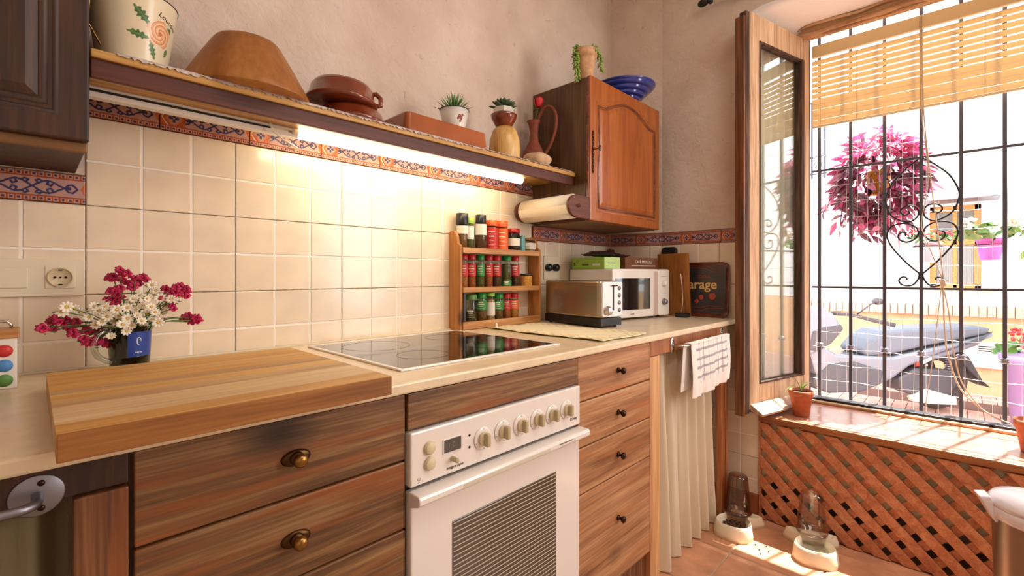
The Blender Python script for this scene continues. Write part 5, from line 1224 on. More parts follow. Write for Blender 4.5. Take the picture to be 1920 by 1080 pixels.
ty = thing('tin_tray', 'vintage dark tin tray with gold lettering leaning against the right wall', 'tray', (2.60, 1.03, 0.9025))
Mt = Matrix.Translation((2.583, 0.0, 0.9025)) @ Matrix.Rotation(R(4), 4, 'Y')
def yz(pts, a, b_, mat, name, bev=0.0): 
    m_ = MB(); m_.prism([(p[0], p[1]) for p in pts], 'x', a, b_, Mt); return m_.build(name, mat, ty, bev=bev)
yz(rrect(0.912, 1.19, 0.002, 0.300, 0.035, 8), 0.006, 0.010, MT['tray_face'], 'face')
A = rrect(0.910, 1.192, 0.0, 0.302, 0.036, 8); B = rrect(0.930, 1.172, 0.020, 0.282, 0.024, 8); n = len(A); m_ = MB()
v = [(0.010, p[0], p[1]) for p in A] + [(-0.004, p[0], p[1]) for p in A] + [(-0.003, p[0] * .75 + q[0] * .25, p[1] * .75 + q[1] * .25) for p, q in zip(A, B)] + [(0.0055, q[0], q[1]) for q in B]
m_.add(v, [(k * n + i, k * n + (i + 1) % n, (k + 1) * n + (i + 1) % n, (k + 1) * n + i) for k in range(3) for i in range(n)], True, Mt); m_.build('rim', MT['tray_rim'], ty)
def tface(y, z): return Mt @ Matrix.Translation((0.0052, y, z)) @ Matrix.Rotation(R(-90), 4, 'Z') @ Matrix.Rotation(R(90), 4, 'X')
text('Garage', 0.074, tface(1.082, 0.178), MT['gold'], ty, bold=0.001)
text('TOOLS', 0.022, tface(1.05, 0.222), MT['reddish'], ty)
for y_, z_, r_ in ((1.0, 0.115, 0.02), (1.06, 0.108, 0.014), (1.085, 0.085, 0.012)): MB().ball((0.005, y_, z_), 0.002, r_, r_, 16, 8, M=Mt).build('painted_disc', MT['reddish'], ty)
for pts in (((0.945, 0.25), (1.0, 0.25), (1.04, 0.27), (1.14, 0.27)), ((0.94, 0.05), (1.02, 0.05), (1.05, 0.035), (1.14, 0.035)), ((0.95, 0.062), (1.03, 0.062), (1.06, 0.05), (1.14, 0.05)), ((0.95, 0.262), (0.99, 0.262), (1.03, 0.28), (1.12, 0.28))):
    MB().tube([(0.0055, a, b_) for a, b_ in pts], 0.0011, 5, M=Mt).build('border_line', MT['reddish'], ty)
# cloth on the worktop
m_ = MB(); rs = random.Random(12)
def cl(u, v):
    x = 1.365 + 0.31 * u + 0.01 * math.sin(v * 9); y = 0.895 + 0.585 * v + 0.008 * math.sin(u * 7)
    z = 0.9045 + 0.0022 * math.sin(u * 15 + v * 8) * math.sin(v * 21) + 0.0022
    if u < 0.03: z += 0.002
    return (x, y, z)
m_.grid(cl, 50, 70); 
o = m_.build('folded_cloth', MT['printmatt'], solid=0.0025)
def clc(p):
    x = p.x + 0.155; y = p.y + 0.29; e = min(x, 0.31 - x, y, 0.585 - y)
    if 0.014 < e < 0.020: return (216, 200, 150)
    if e < 0.06 and (math.sin(x * 160) * math.sin(y * 150)) > 0.5: return (206, 188, 132)
    return (236, 224, 190)
paint(o, clc); tag(o, 'cream embroidered cloth spread on the worktop between hob and toaster', 'cloth')
m_ = MB(); m_.ball((1.40, 1.455, 0.918), 0.006, 0.006, 0.010, 8, 6); m_.cyl((1.40, 1.455, 0.9085), (1.40, 1.455, 0.914), 0.010, 0.006, 12)
tag(m_.build('pot_stopper', MT['tin_white']), 'tiny white knob-shaped trinket on the corner of the cream cloth', 'trinket')
# hanging wooden paddle below the cabinet
hp_ = thing('wooden_trivet', 'brown wooden trivet hanging on a white string under the oak cabinet', 'trivet', (2.47, 1.575, 1.24))
MB().prism([(2.41, 1.20), (2.555, 1.20), (2.552, 1.235), (2.52, 1.285), (2.485, 1.296), (2.45, 1.285), (2.413, 1.235)], 'y', 1.566, 1.575).build('board', MT['brownbox'], hp_, bev=0.002)
MB().tube([(2.478, 1.564, 1.285), (2.47, 1.566, 1.32), (2.48, 1.566, 1.345), (2.468, 1.566, 1.375), (2.46, 1.566, 1.34), (2.474, 1.564, 1.31), (2.48, 1.562, 1.285)], 0.0016, 6).build('string', MT['cord'], hp_)
# sockets
def socket(name, label, x0, x1, z0, z1, cells, y=1.5828):
    t = thing(name, label, 'socket', ((x0 + x1) / 2, y, z0))
    MB().prism(rrect(x0, x1, z0, z1, 0.006), 'y', y - 0.008, y + 0.002).build('plate', MT['cream_plastic'], t, bev=0.002)
    return t
s1 = socket('wall_socket', 'cream double plate with light switch and round socket left of the flowers', -0.065, 0.0945, 1.083, 1.1725, None)
yy = 1.5748
MB().box(-0.062, -0.0045, yy - 0.003, yy, 1.104, 1.152).build('switch_rocker', MT['cream_plastic'], s1, bev=0.002)
m_ = MB(); m_.box(0.024, 0.077, yy - 0.002, yy, 1.102, 1.155); m_.build('socket_insert', MT['cream_plastic'], s1, bev=0.001)
si_ = [c for c in s1.children if c.name.startswith('socket_insert')][0]
MB().lathe([(0.0235, 0.0005), (0.0235, 0.004), (0.0215, 0.005), (0.0205, 0.0035), (0.0195, 0.0006), (0.001, 0.0005)], seg=36, M=Matrix.Translation((0.0505, yy - 0.0015, 1.1285)) @ Ry).build('socket_ring', MT['knob_cream'], si_)
m_ = MB()
for dx in (-0.0095, 0.0, 0.0095): m_.lathe([(0.0026 if dx else 0.0018, 0.002), (0.0026 if dx else 0.0018, 0.003)], seg=14, M=Matrix.Translation((0.0505 + dx, yy - 0.0015, 1.1285)) @ Ry)
m_.box(0.047, 0.054, yy - 0.0045, yy - 0.002, 1.1445, 1.147).box(0.047, 0.054, yy - 0.0045, yy - 0.002, 1.110, 1.1125)
m_.build('contacts', MT['dark_knob'], si_)
s2 = socket('wall_socket', 'cream double wall socket behind the toaster', 1.86, 1.985, 1.11, 1.232, None)
for x, lb_ in ((1.885, 'left'), (1.945, 'right')):
    m_ = MB(); m_.lathe([(0.019, 0), (0.019, 0.02), (0.014, 0.026), (0.001, 0.027)], seg=26, M=Matrix.Translation((x, 1.5745, 1.172)) @ Ry)
    tag(m_.build('plug', MT['black']), 'black plug in the %s outlet of the double socket behind the toaster' % lb_, 'plug')

# ================================================================== LEFT COUNTER: tin and flowers
tn = thing('dotted_tin', 'white tin with red, blue and green dots and a wooden lid at the far left', 'tin', (-0.06, 1.44, 0.9025))
MB().prism(rrect(-0.105, -0.019, 1.40, 1.485, 0.004), 'z', 0.9025, 1.005).build('tin_body', MT['tin_white'], tn, bev=0.001)
MB().box(-0.108, -0.016, 1.397, 1.488, 1.005, 1.022).build('lid', MT['rack_h'], tn, bev=0.002)
MB().tube([(-0.095, 1.44, 1.023), (-0.09, 1.44, 1.034), (-0.035, 1.44, 1.038), (-0.028, 1.44, 1.030), (-0.028, 1.44, 1.022)], 0.003, 8).build('wire_handle', MT['steel'], tn)
for zc, cc in ((0.980, (196, 44, 44)), (0.950, (76, 136, 196)), (0.920, (92, 142, 72))):
    for xc in (-0.037, -0.078):
        MB().lathe([(0.0125, 0), (0.0125, 0.0006), (0.001, 0.0007)], seg=26, M=Matrix.Translation((xc, 1.40, zc)) @ Ry).build('dot', plain('dot_ink_%d' % cc[0], cc, 0.5), tn)
mx, my = 0.1665, 1.44
mg = thing('glass_mug', 'glass mug with blue label used as a vase behind the cutting board', 'mug', (mx, my, 0.9025))
revolve('mug_body', [(0.036, 0), (0.037, 0.002), (0.043, 0.110), (0.0415, 0.110), (0.0355, 0.006), (0.001, 0.005)], (mx, my, 0.9025), MT['mugglass'], parent=mg)
hdv = Vector((-0.72, -0.30, 0)).normalized()
hp = [(0.040, 0.100), (0.056, 0.100), (0.068, 0.088), (0.072, 0.068), (0.066, 0.048), (0.052, 0.036), (0.039, 0.030)]
MB().tube(smooth([(mx + hdv.x * d, my + hdv.y * d, 0.9025 + z_) for d, z_ in hp], 4), 0.0065, 12).build('handle', MT['handle_glass'], mg)
va_ = math.atan2(-my, -mx) + 0.35
m_ = MB(); m_.grid(lambda u, v: (mx + (0.0395 + 0.0035 * v) * math.cos(va_ + 1.3 * (u - 0.35)), my + (0.0395 + 0.0035 * v) * math.sin(va_ + 1.3 * (u - 0.35)), 0.9025 + 0.040 + 0.058 * v), 16, 6)
lab_ = m_.build('blue_label', MT['blue_label'], mg)
m_ = MB()
for i in range(5): m_.ball((mx + 0.0412 * math.cos(va_ - 0.1 + i * 0.07), my + 0.0412 * math.sin(va_ - 0.1 + i * 0.07), 0.9025 + 0.050), 0.0012, 0.0012, 0.0016, 6, 4)
m_.tube([(mx + 0.0425 * math.cos(va_ + 0.05 + 0.10 * math.cos(t)), my + 0.0425 * math.sin(va_ + 0.05 + 0.10 * math.cos(t)), 0.9025 + 0.076 + 0.009 * math.sin(t)) for t in [k * 0.6 for k in range(9)]], 0.0009, 6)
m_.build('label_print', MT['white_ink'], lab_)
# flowers: positions in the plane that faces the camera, x_ to the right, z_ height
fb = thing('flower_bunch', 'bunch of magenta and white flowers in the glass mug', 'flowers', (mx, my, 0.96))
vr = Vector((0.697, -0.717, 0)) ; vf = Vector((-0.10, -1, 0)).normalized()
dpt = 1.12; 
def fpos(px, py, dd=0.0):
    """bouquet layout in real metres around the mug"""
    sx = (px - 245) * dpt / 878 ; hh = 1.135 - (py - 515) * dpt / 878
    ang = math.atan2(my, mx); right = Vector((math.sin(ang), -math.cos(ang), 0)); fwd = Vector((-math.cos(ang), -math.sin(ang), 0))
    k = 1.12 * 0.92
    return Vector((mx, my, 0)) + right * sx * 0.80 + fwd * dd + Vector((0, 0, hh))
pinkc = [(225, 505), (240, 512), (255, 520), (262, 532), (215, 520), (235, 528), (248, 538), (210, 545), (222, 552), (205, 560), (218, 568), (268, 520), (228, 540),
         (120, 590), (108, 598), (130, 600), (100, 605), (140, 610), (152, 600), (118, 610), (170, 615), (185, 622), (198, 612), (180, 630), (150, 618), (190, 632), (165, 628),
         (312, 545), (322, 555), (305, 560), (318, 570), (340, 540), (352, 545), (345, 552), (330, 540), (352, 556), (325, 580), (358, 598), (370, 600), (365, 610), (376, 606), (178, 636), (200, 638)]
whitec = [(250, 560), (262, 555), (275, 560), (240, 575), (255, 580), (268, 572), (282, 575), (225, 590), (240, 595), (258, 590), (275, 590), (290, 585), (232, 605), (248, 608), (218, 600), (205, 590), (190, 580), (182, 572), (196, 600), (210, 612), (265, 600), (285, 600), (292, 545), (285, 535), (300, 560),
          (140, 570), (150, 575), (132, 578), (160, 582), (330, 550), (338, 558), (320, 562), (175, 590), (222, 578), (270, 612), (228, 616), (238, 618), (305, 590), (296, 605), (186, 605), (212, 625), (246, 566), (202, 572), (312, 575)]
pm_ = MB(); rs = random.Random(11)
for k in range(14):
    a = k * 2.4; r_ = 0.0035 + 0.0045 * (k % 7) / 7; pm_.ball((r_ * math.cos(a), r_ * math.sin(a), 0.003 * math.sin(k * 1.7)), 0.0038, 0.0038, 0.0016, 6, 4, M=Matrix.Rotation(rs.uniform(-0.6, 0.6), 4, 'X') @ Matrix.Rotation(rs.uniform(-0.6, 0.6), 4, 'Y'))
pk = hold(pm_, 'pink_flower', MT['pink'], fb)
wm = MB()
for k in range(9):
    a = k * math.tau / 9; wm.ball((0, 0, 0), 0.0046, 0.0026, 0.0008, 6, 4, M=Matrix.Rotation(a, 4, 'Z') @ Matrix.Rotation(-0.25, 4, 'Y') @ Matrix.Translation((0.0062, 0, 0)))
wh = hold(wm, 'white_flower', MT['wpetal'], fb)
cm = MB().ball((0, 0, 0.0012), 0.0024, 0.0024, 0.0016, 8, 5); cy_ = hold(cm, 'flower_centre', MT['yolk'], wh)
camv = Vector((0, 0, 1.135)); stems = MB(); basep = Vector((mx, my, 0.915))
first = {'p': pk, 'w': wh}; used_p = used_w = False
for i, (px, py) in enumerate(pinkc + whitec):
    isp = i < len(pinkc); dd = rs.uniform(-0.01, 0.035) + (0.02 if not isp else 0)
    p = fpos(px, py, dd); d_ = (camv - p).normalized() + Vector((rs.uniform(-.5, .5), rs.uniform(-.5, .5), rs.uniform(-0.1, .8))); rot = d_.to_track_quat('Z', 'Y').to_euler(); sc_ = rs.uniform(0.9, 1.35)
    loc = p - fb.location
    if isp:
        if not used_p: pk.location = loc; pk.rotation_euler = rot; used_p = True
        else: copy_part(pk, fb, loc, rot, (sc_,) * 3)
        if i % 1 == 0:
            copy_part(pk, fb, loc + Vector((rs.uniform(-.008, .008), rs.uniform(0, .01), rs.uniform(-.008, .008))), rot, (sc_,) * 3)
    else:
        if not used_w: wh.location = loc; wh.rotation_euler = rot; used_w = True
        else:
            c_ = copy_part(wh, fb, loc, rot, (sc_,) * 3); e_ = cy_.copy(); COL.objects.link(e_); e_.parent = c_
    if i % 2 == 0 or py > 590:
        mid_ = basep.lerp(p, 0.55) + Vector((0, 0, 0.025 * (1 if abs(px - 245) > 50 else 0.2)))
        neck_ = Vector((mx + (p.x - mx) * 0.22, my + (p.y - my) * 0.22, 1.012))
        stems.tube([basep + Vector((rs.uniform(-.02, .02), rs.uniform(-.02, .02), 0)), neck_, neck_.lerp(p, 0.5) + Vector((0, 0, 0.006)), p], 0.0012, 5)
for k in range(160):
    px, py = rs.choice(whitec + pinkc[13:30]); p = fpos(px + rs.uniform(-14, 14), py + rs.uniform(-4, 16), rs.uniform(-0.02, 0.02))
    q = Vector((rs.uniform(-1, 1), rs.uniform(-1, 1), rs.uniform(-1, 1))).to_track_quat('Z', 'Y').to_matrix().to_4x4()
    stems.ball((0, 0, 0), 0.006, 0.0022, 0.001, 5, 4, M=Matrix.Translation(p) @ q)
stems.build('stems_and_leaves', MT['stem'], fb, kind='stuff')

# ================================================================== FLOOR THINGS
def feeder(label, x, y, rz, cup, fillmat, group=None):
    t = thing('pet_feeder', label, 'pet feeder', (x, y, FZ), rz, None, local=True)
    # outline: bowl in front (-y), waist, wider rear foot
    half = [(0.0, -0.150), (0.045, -0.145), (0.075, -0.122), (0.088, -0.085), (0.080, -0.045), (0.060, -0.012), (0.058, 0.010), (0.085, 0.045), (0.110, 0.075), (0.112, 0.090), (0.095, 0.098), (0.0, 0.098)]
    out = half + [(-a, b_) for a, b_ in half[::-1][1:-1]]
    m_ = MB(); n = len(out); v = []; prof = [(1.0, 0.0), (0.99, 0.02), (0.93, 0.05), (0.90, 0.062), (0.86, 0.066)]
    for s_, z_ in prof: v += [(a * s_, (b_ + 0.03) * s_ - 0.03, z_ - (0.012 if b_ > 0.04 else 0) * (z_ > 0.04)) for a, b_ in out]
    f_ = [(k * n + i, k * n + (i + 1) % n, (k + 1) * n + (i + 1) % n, (k + 1) * n + i) for k in range(len(prof) - 1) for i in range(n)]
    v += [(0.001, -0.03, 0.05)]; 
    m_.add(v[:-1], f_ + [tuple(range(n))[::-1]], True)
    # sunken bowl surface
    top = v[(len(prof) - 1) * n: len(prof) * n]; inner = [((a) * 0.86, (b_ + 0.03) * 0.86 - 0.03, 0.052) for a, b_, c_ in top]; inn2 = [(a * 0.8, (b_ + 0.05) * 0.8 - 0.05, 0.026) for a, b_, c_ in top]
    m_.add(top + inner + inn2, [(k * n + i, k * n + (i + 1) % n, (k + 1) * n + (i + 1) % n, (k + 1) * n + i) for k in range(2) for i in range(n)] + [tuple(2 * n + i for i in range(n))], True)
    m_.build('base', MT['feeder'], t)
    MB().lathe([(0.047, 0.045), (0.049, 0.065), (0.060, 0.068), (0.062, 0.075), (0.057, 0.080), (0.055, 0.13), (0.045, 0.240), (0.042, 0.248), (0.036, 0.252)], (0, 0.035, 0.0), 36, rfun=lambda a, z_: 1 + (0.03 * math.sin(2 * a + z_ * 14) if z_ > 0.08 else 0)).build('container', cup, t)
    MB().lathe([(0.0615, 0.066), (0.0635, 0.070), (0.0635, 0.077), (0.059, 0.080)], (0, 0.035, 0), 36, caps=False).build('collar', cup, t)
    return t
f1 = feeder('cream pet feeder with smoky container, beside the curtain in the corner', 2.425, 0.815, R(-82), MT['smoke'], None)
tag(f1, 'cream pet feeder with smoky brown container standing by the curtain', 'pet feeder', 'pet feeders on the floor')
m_ = MB(); rs = random.Random(2)
for k in range(130): m_.ball((rs.uniform(-0.045, 0.045), rs.uniform(-0.105, -0.02), 0.034 + rs.uniform(0, 0.012)), 0.006, 0.0055, 0.0035, 6, 4)
kb_ = m_.build('kibble', MT['kibble'], f1); kb_['kind'] = 'stuff'
f2 = feeder('x', 2.462, 0.50, R(-72), MT['clear'], None)
tag(f2, 'cream pet waterer with clear container standing in front of the lattice', 'pet feeder', 'pet feeders on the floor')
MB().box(-0.052, 0.052, -0.105, 0.0, 0.040, 0.045).build('water', MT['water'], f2, bev=0.02)
# crumbs
m_ = MB()
for x, y in ((2.33, 0.70), (2.30, 0.675), (2.27, 0.66), (2.31, 0.64), (2.35, 0.66)): m_.ball((x, y, FZ + 0.003), 0.004, 0.004, 0.003, 6, 4)
o = m_.build('spilled_kibble', MT['kibble']); tag(o, 'few dark kibble crumbs on the floor between the two feeders', 'crumbs', kind='stuff')
# pedal bin
bn = thing('pedal_bin', 'small steel pedal bin with pale lid at the lower right', 'bin', (2.27, -0.175, FZ))
bc = (2.27, -0.175, FZ)
revolve('bin_body', [(0.105, 0.0), (0.107, 0.012), (0.118, 0.445), (0.119, 0.45)], bc, MT['bin_steel'], parent=bn, seg=48)
revolve('collar', [(0.119, 0.445), (0.127, 0.452), (0.129, 0.485), (0.124, 0.49)], bc, MT['bin_lid'], parent=bn, seg=48)
revolve('lid', [(0.129, 0.488), (0.128, 0.500), (0.118, 0.514), (0.08, 0.526), (0.001, 0.532)], bc, MT['bin_lid'], parent=bn, seg=48)
MB().prism([(-0.16, 0.51), (-0.13, 0.515), (-0.11, 0.44), (-0.118, 0.43)], 'y', -0.03, 0.03, Matrix.Translation((bc[0], bc[1], FZ)) @ Matrix.Rotation(R(-75), 4, 'Z')).build('lid_lip', MT['bin_lid'], bn, bev=0.004)
# pots on the sill
sp = thing('potted_spider_plant', 'small terracotta pot with a young spider plant at the left end of the sill', 'plant', (2.725, 0.605, 0.4202))
c = (2.725, 0.605, 0.4202)
revolve('pot', [(0.034, 0), (0.036, 0.002), (0.049, 0.098), (0.052, 0.098), (0.056, 0.128), (0.052, 0.130), (0.047, 0.118)], c, MT['terracotta'], parent=sp)
revolve('soil', [(0.048, 0.119), (0.001, 0.122)], c, MT['soil'], parent=sp)
vr2 = Vector((0.697, -0.717, 0))
for pts in (((0, 0.12), (-0.02, 0.155), (-0.055, 0.152), (-0.085, 0.118)), ((0, 0.12), (0.012, 0.165), (0.05, 0.172), (0.085, 0.15), (0.10, 0.11)), ((0, 0.12), (0.015, 0.15), (0.035, 0.160), (0.055, 0.150)), ((0, 0.12), (-0.015, 0.17), (-0.04, 0.195), (-0.06, 0.19)), ((0, 0.12), (0.004, 0.16), (0.0, 0.19)), ((0, 0.12), (-0.015, 0.145), (-0.04, 0.14), (-0.06, 0.12))):
    m_ = MB(); n = len(pts); v = []
    for i, (d, z_) in enumerate(pts):
        w_ = 0.006 * math.sin(math.pi * (0.25 + 0.72 * i / (n - 1))); b_ = Vector(c) + vr2 * d + Vector((0, 0, z_)); nn = Vector((0.717, 0.697, 0))
        v += [b_ - nn * w_ + Vector((0, 0, 0.002)), b_, b_ + nn * w_ + Vector((0, 0, 0.002))]
    m_.add(v, [(i * 3 + j, i * 3 + j + 1, (i + 1) * 3 + j + 1, (i + 1) * 3 + j) for i in range(n - 1) for j in range(2)], True); m_.build('leaf', MT['leaf_light'], sp, sub=1, solid=0.0008)
c = (2.80, -0.195, 0.4202)
rp = thing('terracotta_pot', 'terracotta pot at the right end of the window sill, cut by the frame', 'pot', c)
revolve('pot', [(0.038, 0), (0.040, 0.002), (0.056, 0.098), (0.060, 0.098), (0.064, 0.130), (0.059, 0.131), (0.054, 0.118), (0.001, 0.117)], c, MT['terracotta'], parent=rp)
# curtain rod stub above the window
cr_ = thing('curtain_rod', 'black wrought iron curtain rod fixed above the window', 'curtain rod', (2.52, 0.6, 2.60))
MB().tube([(2.55, 1.02, 2.625), (2.55, -0.5, 2.625)], 0.010, 10).build('rod', MT['iron'], cr_)
m_ = MB(); m_.ball((2.55, 1.03, 2.612), 0.02, 0.03, 0.020, 12, 8); m_.ball((2.55, 0.99, 2.602), 0.012, 0.014, 0.010); m_.build('finial', MT['iron'], cr_)
MB().tube([(2.62, 0.85, 2.60), (2.57, 0.85, 2.592), (2.545, 0.85, 2.615)], 0.008, 8).build('bracket', MT['iron'], cr_)

# ================================================================== BLIND, GRILLE, NETTING
bd = thing('window_blind', 'half-lowered beige slatted blind hanging outside the window', 'blind', (3.135, 0.0, 1.975))
XB = 3.135; B0, B1 = -0.66, 0.64
MB().box(XB - 0.012, XB + 0.012, B0, B1, 2.375, 2.442).build('head_rail', MT['blind_rail'], bd, bev=0.002)
zz = 2.345; n = 0
while zz > 2.15:
    MB().box(XB - 0.0015, XB + 0.0015, B0, B1, zz - 0.0125, zz + 0.0125, None).build('slat', MT['blind'], bd); zz -= 0.0315; n += 1
while zz > 2.0:
    MB().box(XB - 0.0015 + (n % 2) * 0.002, XB + 0.0015 + (n % 2) * 0.002, B0, B1, zz - 0.0147, zz + 0.0145).build('slat', MT['blind'], bd); zz -= 0.0305; n += 1
MB().box(XB - 0.006, XB + 0.006, B0, B1, 1.974, zz + 0.0135).build('bottom_rail', MT['blind_rail'], bd, bev=0.002)
for y in (0.60, 0.43, 0.17, -0.06, -0.35, -0.6): MB().tube([(XB - 0.004, y, 2.38), (XB - 0.004, y, 1.98)], 0.0014, 5).build('ladder_cord', MT['cord'], bd)
bcord = thing('pull_cord', 'knotted cream pull cord dangling from the blind in front of the grille', 'cord', (3.12, 0.14, 0.5))
XC = 3.118
MB().tube(smooth([(XC, 0.165, 2.43), (XC, 0.158, 1.98), (XC, 0.13, 1.6), (XC, 0.105, 1.35), (XC + 0.0, 0.085, 1.12)]), 0.0028, 6).build('upper_cord', MT['cord'], bcord)
MB().tube(smooth([(XC, 0.172, 2.43), (XC, 0.165, 1.98), (XC, 0.14, 1.62), (XC, 0.165, 1.40), (XC, 0.15, 1.32), (XC, 0.09, 1.12)]), 0.002, 6).build('upper_cord', MT['cord'], bcord)
m_ = MB(); m_.ball((XC, 0.088, 1.10), 0.012, 0.012, 0.016, 10, 6); m_.ball((XC, 0.084, 1.085), 0.010, 0.013, 0.009, 10, 6); m_.tube([(XC, 0.10, 1.11), (XC, 0.068, 1.105)], 0.004, 6); m_.build('knot', MT['cord'], bcord)
MB().tube(smooth([(XC, 0.09, 1.09), (XC, 0.105, 0.92), (XC, 0.125, 0.70), (XC, 0.150, 0.48)]), 0.0022, 6).build('lower_cord', MT['cord'], bcord)
MB().tube(smooth([(XC, 0.085, 1.08), (XC, 0.082, 0.92), (XC, 0.07, 0.76), (XC, 0.03, 0.60), (XC, -0.03, 0.52), (XC, -0.09, 0.475), (XC, -0.14, 0.455)]), 0.0036, 6).build('lower_cord', MT['cord'], bcord)
MB().tube(smooth([(XC, 0.086, 1.08), (XC, 0.065, 0.95), (XC, 0.052, 0.80), (XC, 0.02, 0.62), (XC, -0.05, 0.50)]), 0.0030, 6).build('lower_cord', MT['cord'], bcord)
gr = thing('window_grille', 'dark wrought iron window grille with scroll ornament outside the window', 'grille', (3.22, 0.0, 0.42))
XG = 3.22
b0 = MB().box(XG - 0.008, XG + 0.008, -0.008, 0.008, 0.0, 2.16)
for k in range(-5, 5):
    y = 0.0222 + 0.1495 * k
    MB().box(XG - 0.0075, XG + 0.0075, y - 0.0075, y + 0.0075, 0.405, 2.56).build('bar', MT['bar'], gr, bev=0.001)
    MB().lathe([(0.009, 0), (0.020, 0.004), (0.021, 0.010), (0.012, 0.014), (0.020, 0.019), (0.018, 0.025), (0.009, 0.029)], (XG, y, 0.712), 18).build('knuckle', MT['steel_grey'], gr)
for z_ in (1.063, 1.742): MB().box(XG - 0.005, XG + 0.005, -0.74, 0.66, z_ - 0.006, z_ + 0.006).build('cross_bar', MT['bar'], gr, bev=0.001)
def spir(cy, cz, r0, a0, turns, ry=1.0, sgn=1, n=40, shrink=0.18):
    out = []
    for i in range(n + 1):
        t = i / n; r_ = r0 * (1 - (1 - shrink) * t); a = R(a0) + sgn * turns * math.tau * t
        out.append((XG - 0.012, cy + r_ * math.cos(a), cz + r_ * math.sin(a) * ry))
    return out
CY = 0.1717
HEART = ((0.006, 1.14), (0.06, 1.20), (0.11, 1.27), (0.135, 1.325), (0.136, 1.36), (0.120, 1.39), (0.09, 1.403), (0.05, 1.401), (0.018, 1.378), (0.011, 1.345), (0.03, 1.316), (0.06, 1.307), (0.085, 1.320), (0.091, 1.343), (0.076, 1.358), (0.060, 1.352), (0.062, 1.340))
CURL = ((0.006, 1.14), (0.011, 1.113), (0.03, 1.084), (0.055, 1.076), (0.080, 1.086), (0.088, 1.106), (0.075, 1.122), (0.059, 1.120), (0.056, 1.108))
CROWN = ((0.01, 1.735), (0.06, 1.69), (0.11, 1.63), (0.142, 1.55), (0.139, 1.50), (0.122, 1.455), (0.09, 1.425), (0.05, 1.411), (0.018, 1.43), (0.010, 1.463), (0.025, 1.490), (0.055, 1.496), (0.078, 1.480), (0.079, 1.460), (0.062, 1.449), (0.046, 1.458), (0.050, 1.471))
for s_ in (1, -1):
    for P_ in (HEART, CURL, CROWN):
        MB().tube(smooth([(XG - 0.012, CY - s_ * d, z_) for d, z_ in P_]), 0.0040, 8).build('scroll', MT['iron'], gr)
nt = MB(); rs = random.Random(6)
XN = 3.26
for k in range(-24, 24):
    y = 0.01 + k * 0.0485
    if not -0.7 < y < 0.66: continue
    nt.tube([(XN + rs.uniform(-.003, .003), y + rs.uniform(-.003, .003), 0.41 + j * 0.25) for j in range(9)], 0.0009, 4)
zz = 0.52
while zz < 2.4:
    ph_ = rs.uniform(0, 6); nt.tube([(XN + 0.003 * math.sin(j), 0.66 - j * 0.0485, zz + 0.004 * math.sin(j * 1.1 + ph_)) for j in range(29)], 0.0012, 4); zz += 0.094
tag(nt.build('wire_netting', MT['wire'], kind='stuff'), 'galvanised wire netting stretched behind the iron grille', 'netting')

# ================================================================== PLANTS OUTSIDE
def leaf_mesh(L, w_, fold=0.25, droop=0.25):
    m_ = MB(); prof = [(0, 0.06), (0.15, 0.55), (0.38, 1.0), (0.62, 0.85), (0.85, 0.4), (1.0, 0.02)]; v = []; n = len(prof)
    for t, ww in prof: x = t * L; y = ww * w_ / 2; z = -droop * L * t * t; v += [(x, -y, z + fold * y), (x, 0, z), (x, y, z + fold * y)]
    m_.add(v, [(i * 3 + j, i * 3 + j + 1, (i + 1) * 3 + j + 1, (i + 1) * 3 + j) for i in range(n - 1) for j in range(2)], True)
    return m_
def tcl(name, c1, c2, tr_c, stripe=True):
    m, n, l, b = new_mat(name); out = n['Material Output']; tc = n.new('ShaderNodeTexCoord'); sx = n.new('ShaderNodeSeparateXYZ'); l.new(tc.outputs['Object'], sx.inputs[0])
    ab = n.new('ShaderNodeMath'); ab.operation = 'ABSOLUTE'; l.new(sx.outputs[1], ab.inputs[0])
    rg = n.new('ShaderNodeValToRGB'); e = rg.color_ramp.elements; e[0].position = 0.0; e[0].color = lin(c1); e[1].position = 0.018; e[1].color = lin(c1)
    x = e.new(0.008); x.color = lin(c2)
    sc_ = n.new('ShaderNodeMath'); sc_.operation = 'MULTIPLY'; sc_.inputs[1].default_value = 1.0; l.new(ab.outputs[0], sc_.inputs[0]); l.new(sc_.outputs[0], rg.inputs[0]); l.new(rg.outputs[0], b.inputs['Base Color'])
    b.inputs['Roughness'].default_value = 0.45
    t = n.new('ShaderNodeBsdfTranslucent'); t.inputs[0].default_value = lin(tr_c); mx = n.new('ShaderNodeMixShader'); mx.inputs[0].default_value = 0.3
    l.new(b.outputs[0], mx.inputs[1]); l.new(t.outputs[0], mx.inputs[2]); l.new(mx.outputs[0], out.inputs[0]); return m
TL_ = [tcl('purple_leaf', (134, 66, 88), (178, 146, 160), (170, 70, 104)), tcl('magenta_leaf', (186, 84, 124), (216, 160, 184), (220, 84, 140)), tcl('dark_plum_leaf', (92, 56, 66), (150, 130, 138), (112, 56, 74))]
hpC = Vector((3.44, 0.372, 1.70))
hpl = thing('hanging_plant', 'large purple and pink tradescantia hanging outside on the grille', 'plant', hpC)
revolve('pot', [(0.040, -0.10), (0.044, -0.095), (0.058, 0.02), (0.062, 0.025), (0.061, 0.035), (0.056, 0.03), (0.001, 0.02)], tuple(hpC), MT['yellow'], parent=hpl, seg=28)
protos = []
for k in range(6):
    m_ = leaf_mesh(0.076 + 0.010 * (k % 3), 0.034 + 0.004 * (k % 2), 0.3, 0.15 + 0.12 * (k % 3)); o = hold(m_, 'leaf', TL_[k // 2], hpl); protos.append(o)
rs = random.Random(21); stuffm = [MB(), MB(), MB()]; cnt = 0; stm = MB()
def shell(rs):
    while True:
        v = Vector((rs.gauss(0, 1), rs.gauss(0, 1), rs.gauss(0, 1)))
        if v.length > 0.1: break
    v.normalize(); return v
N = 860
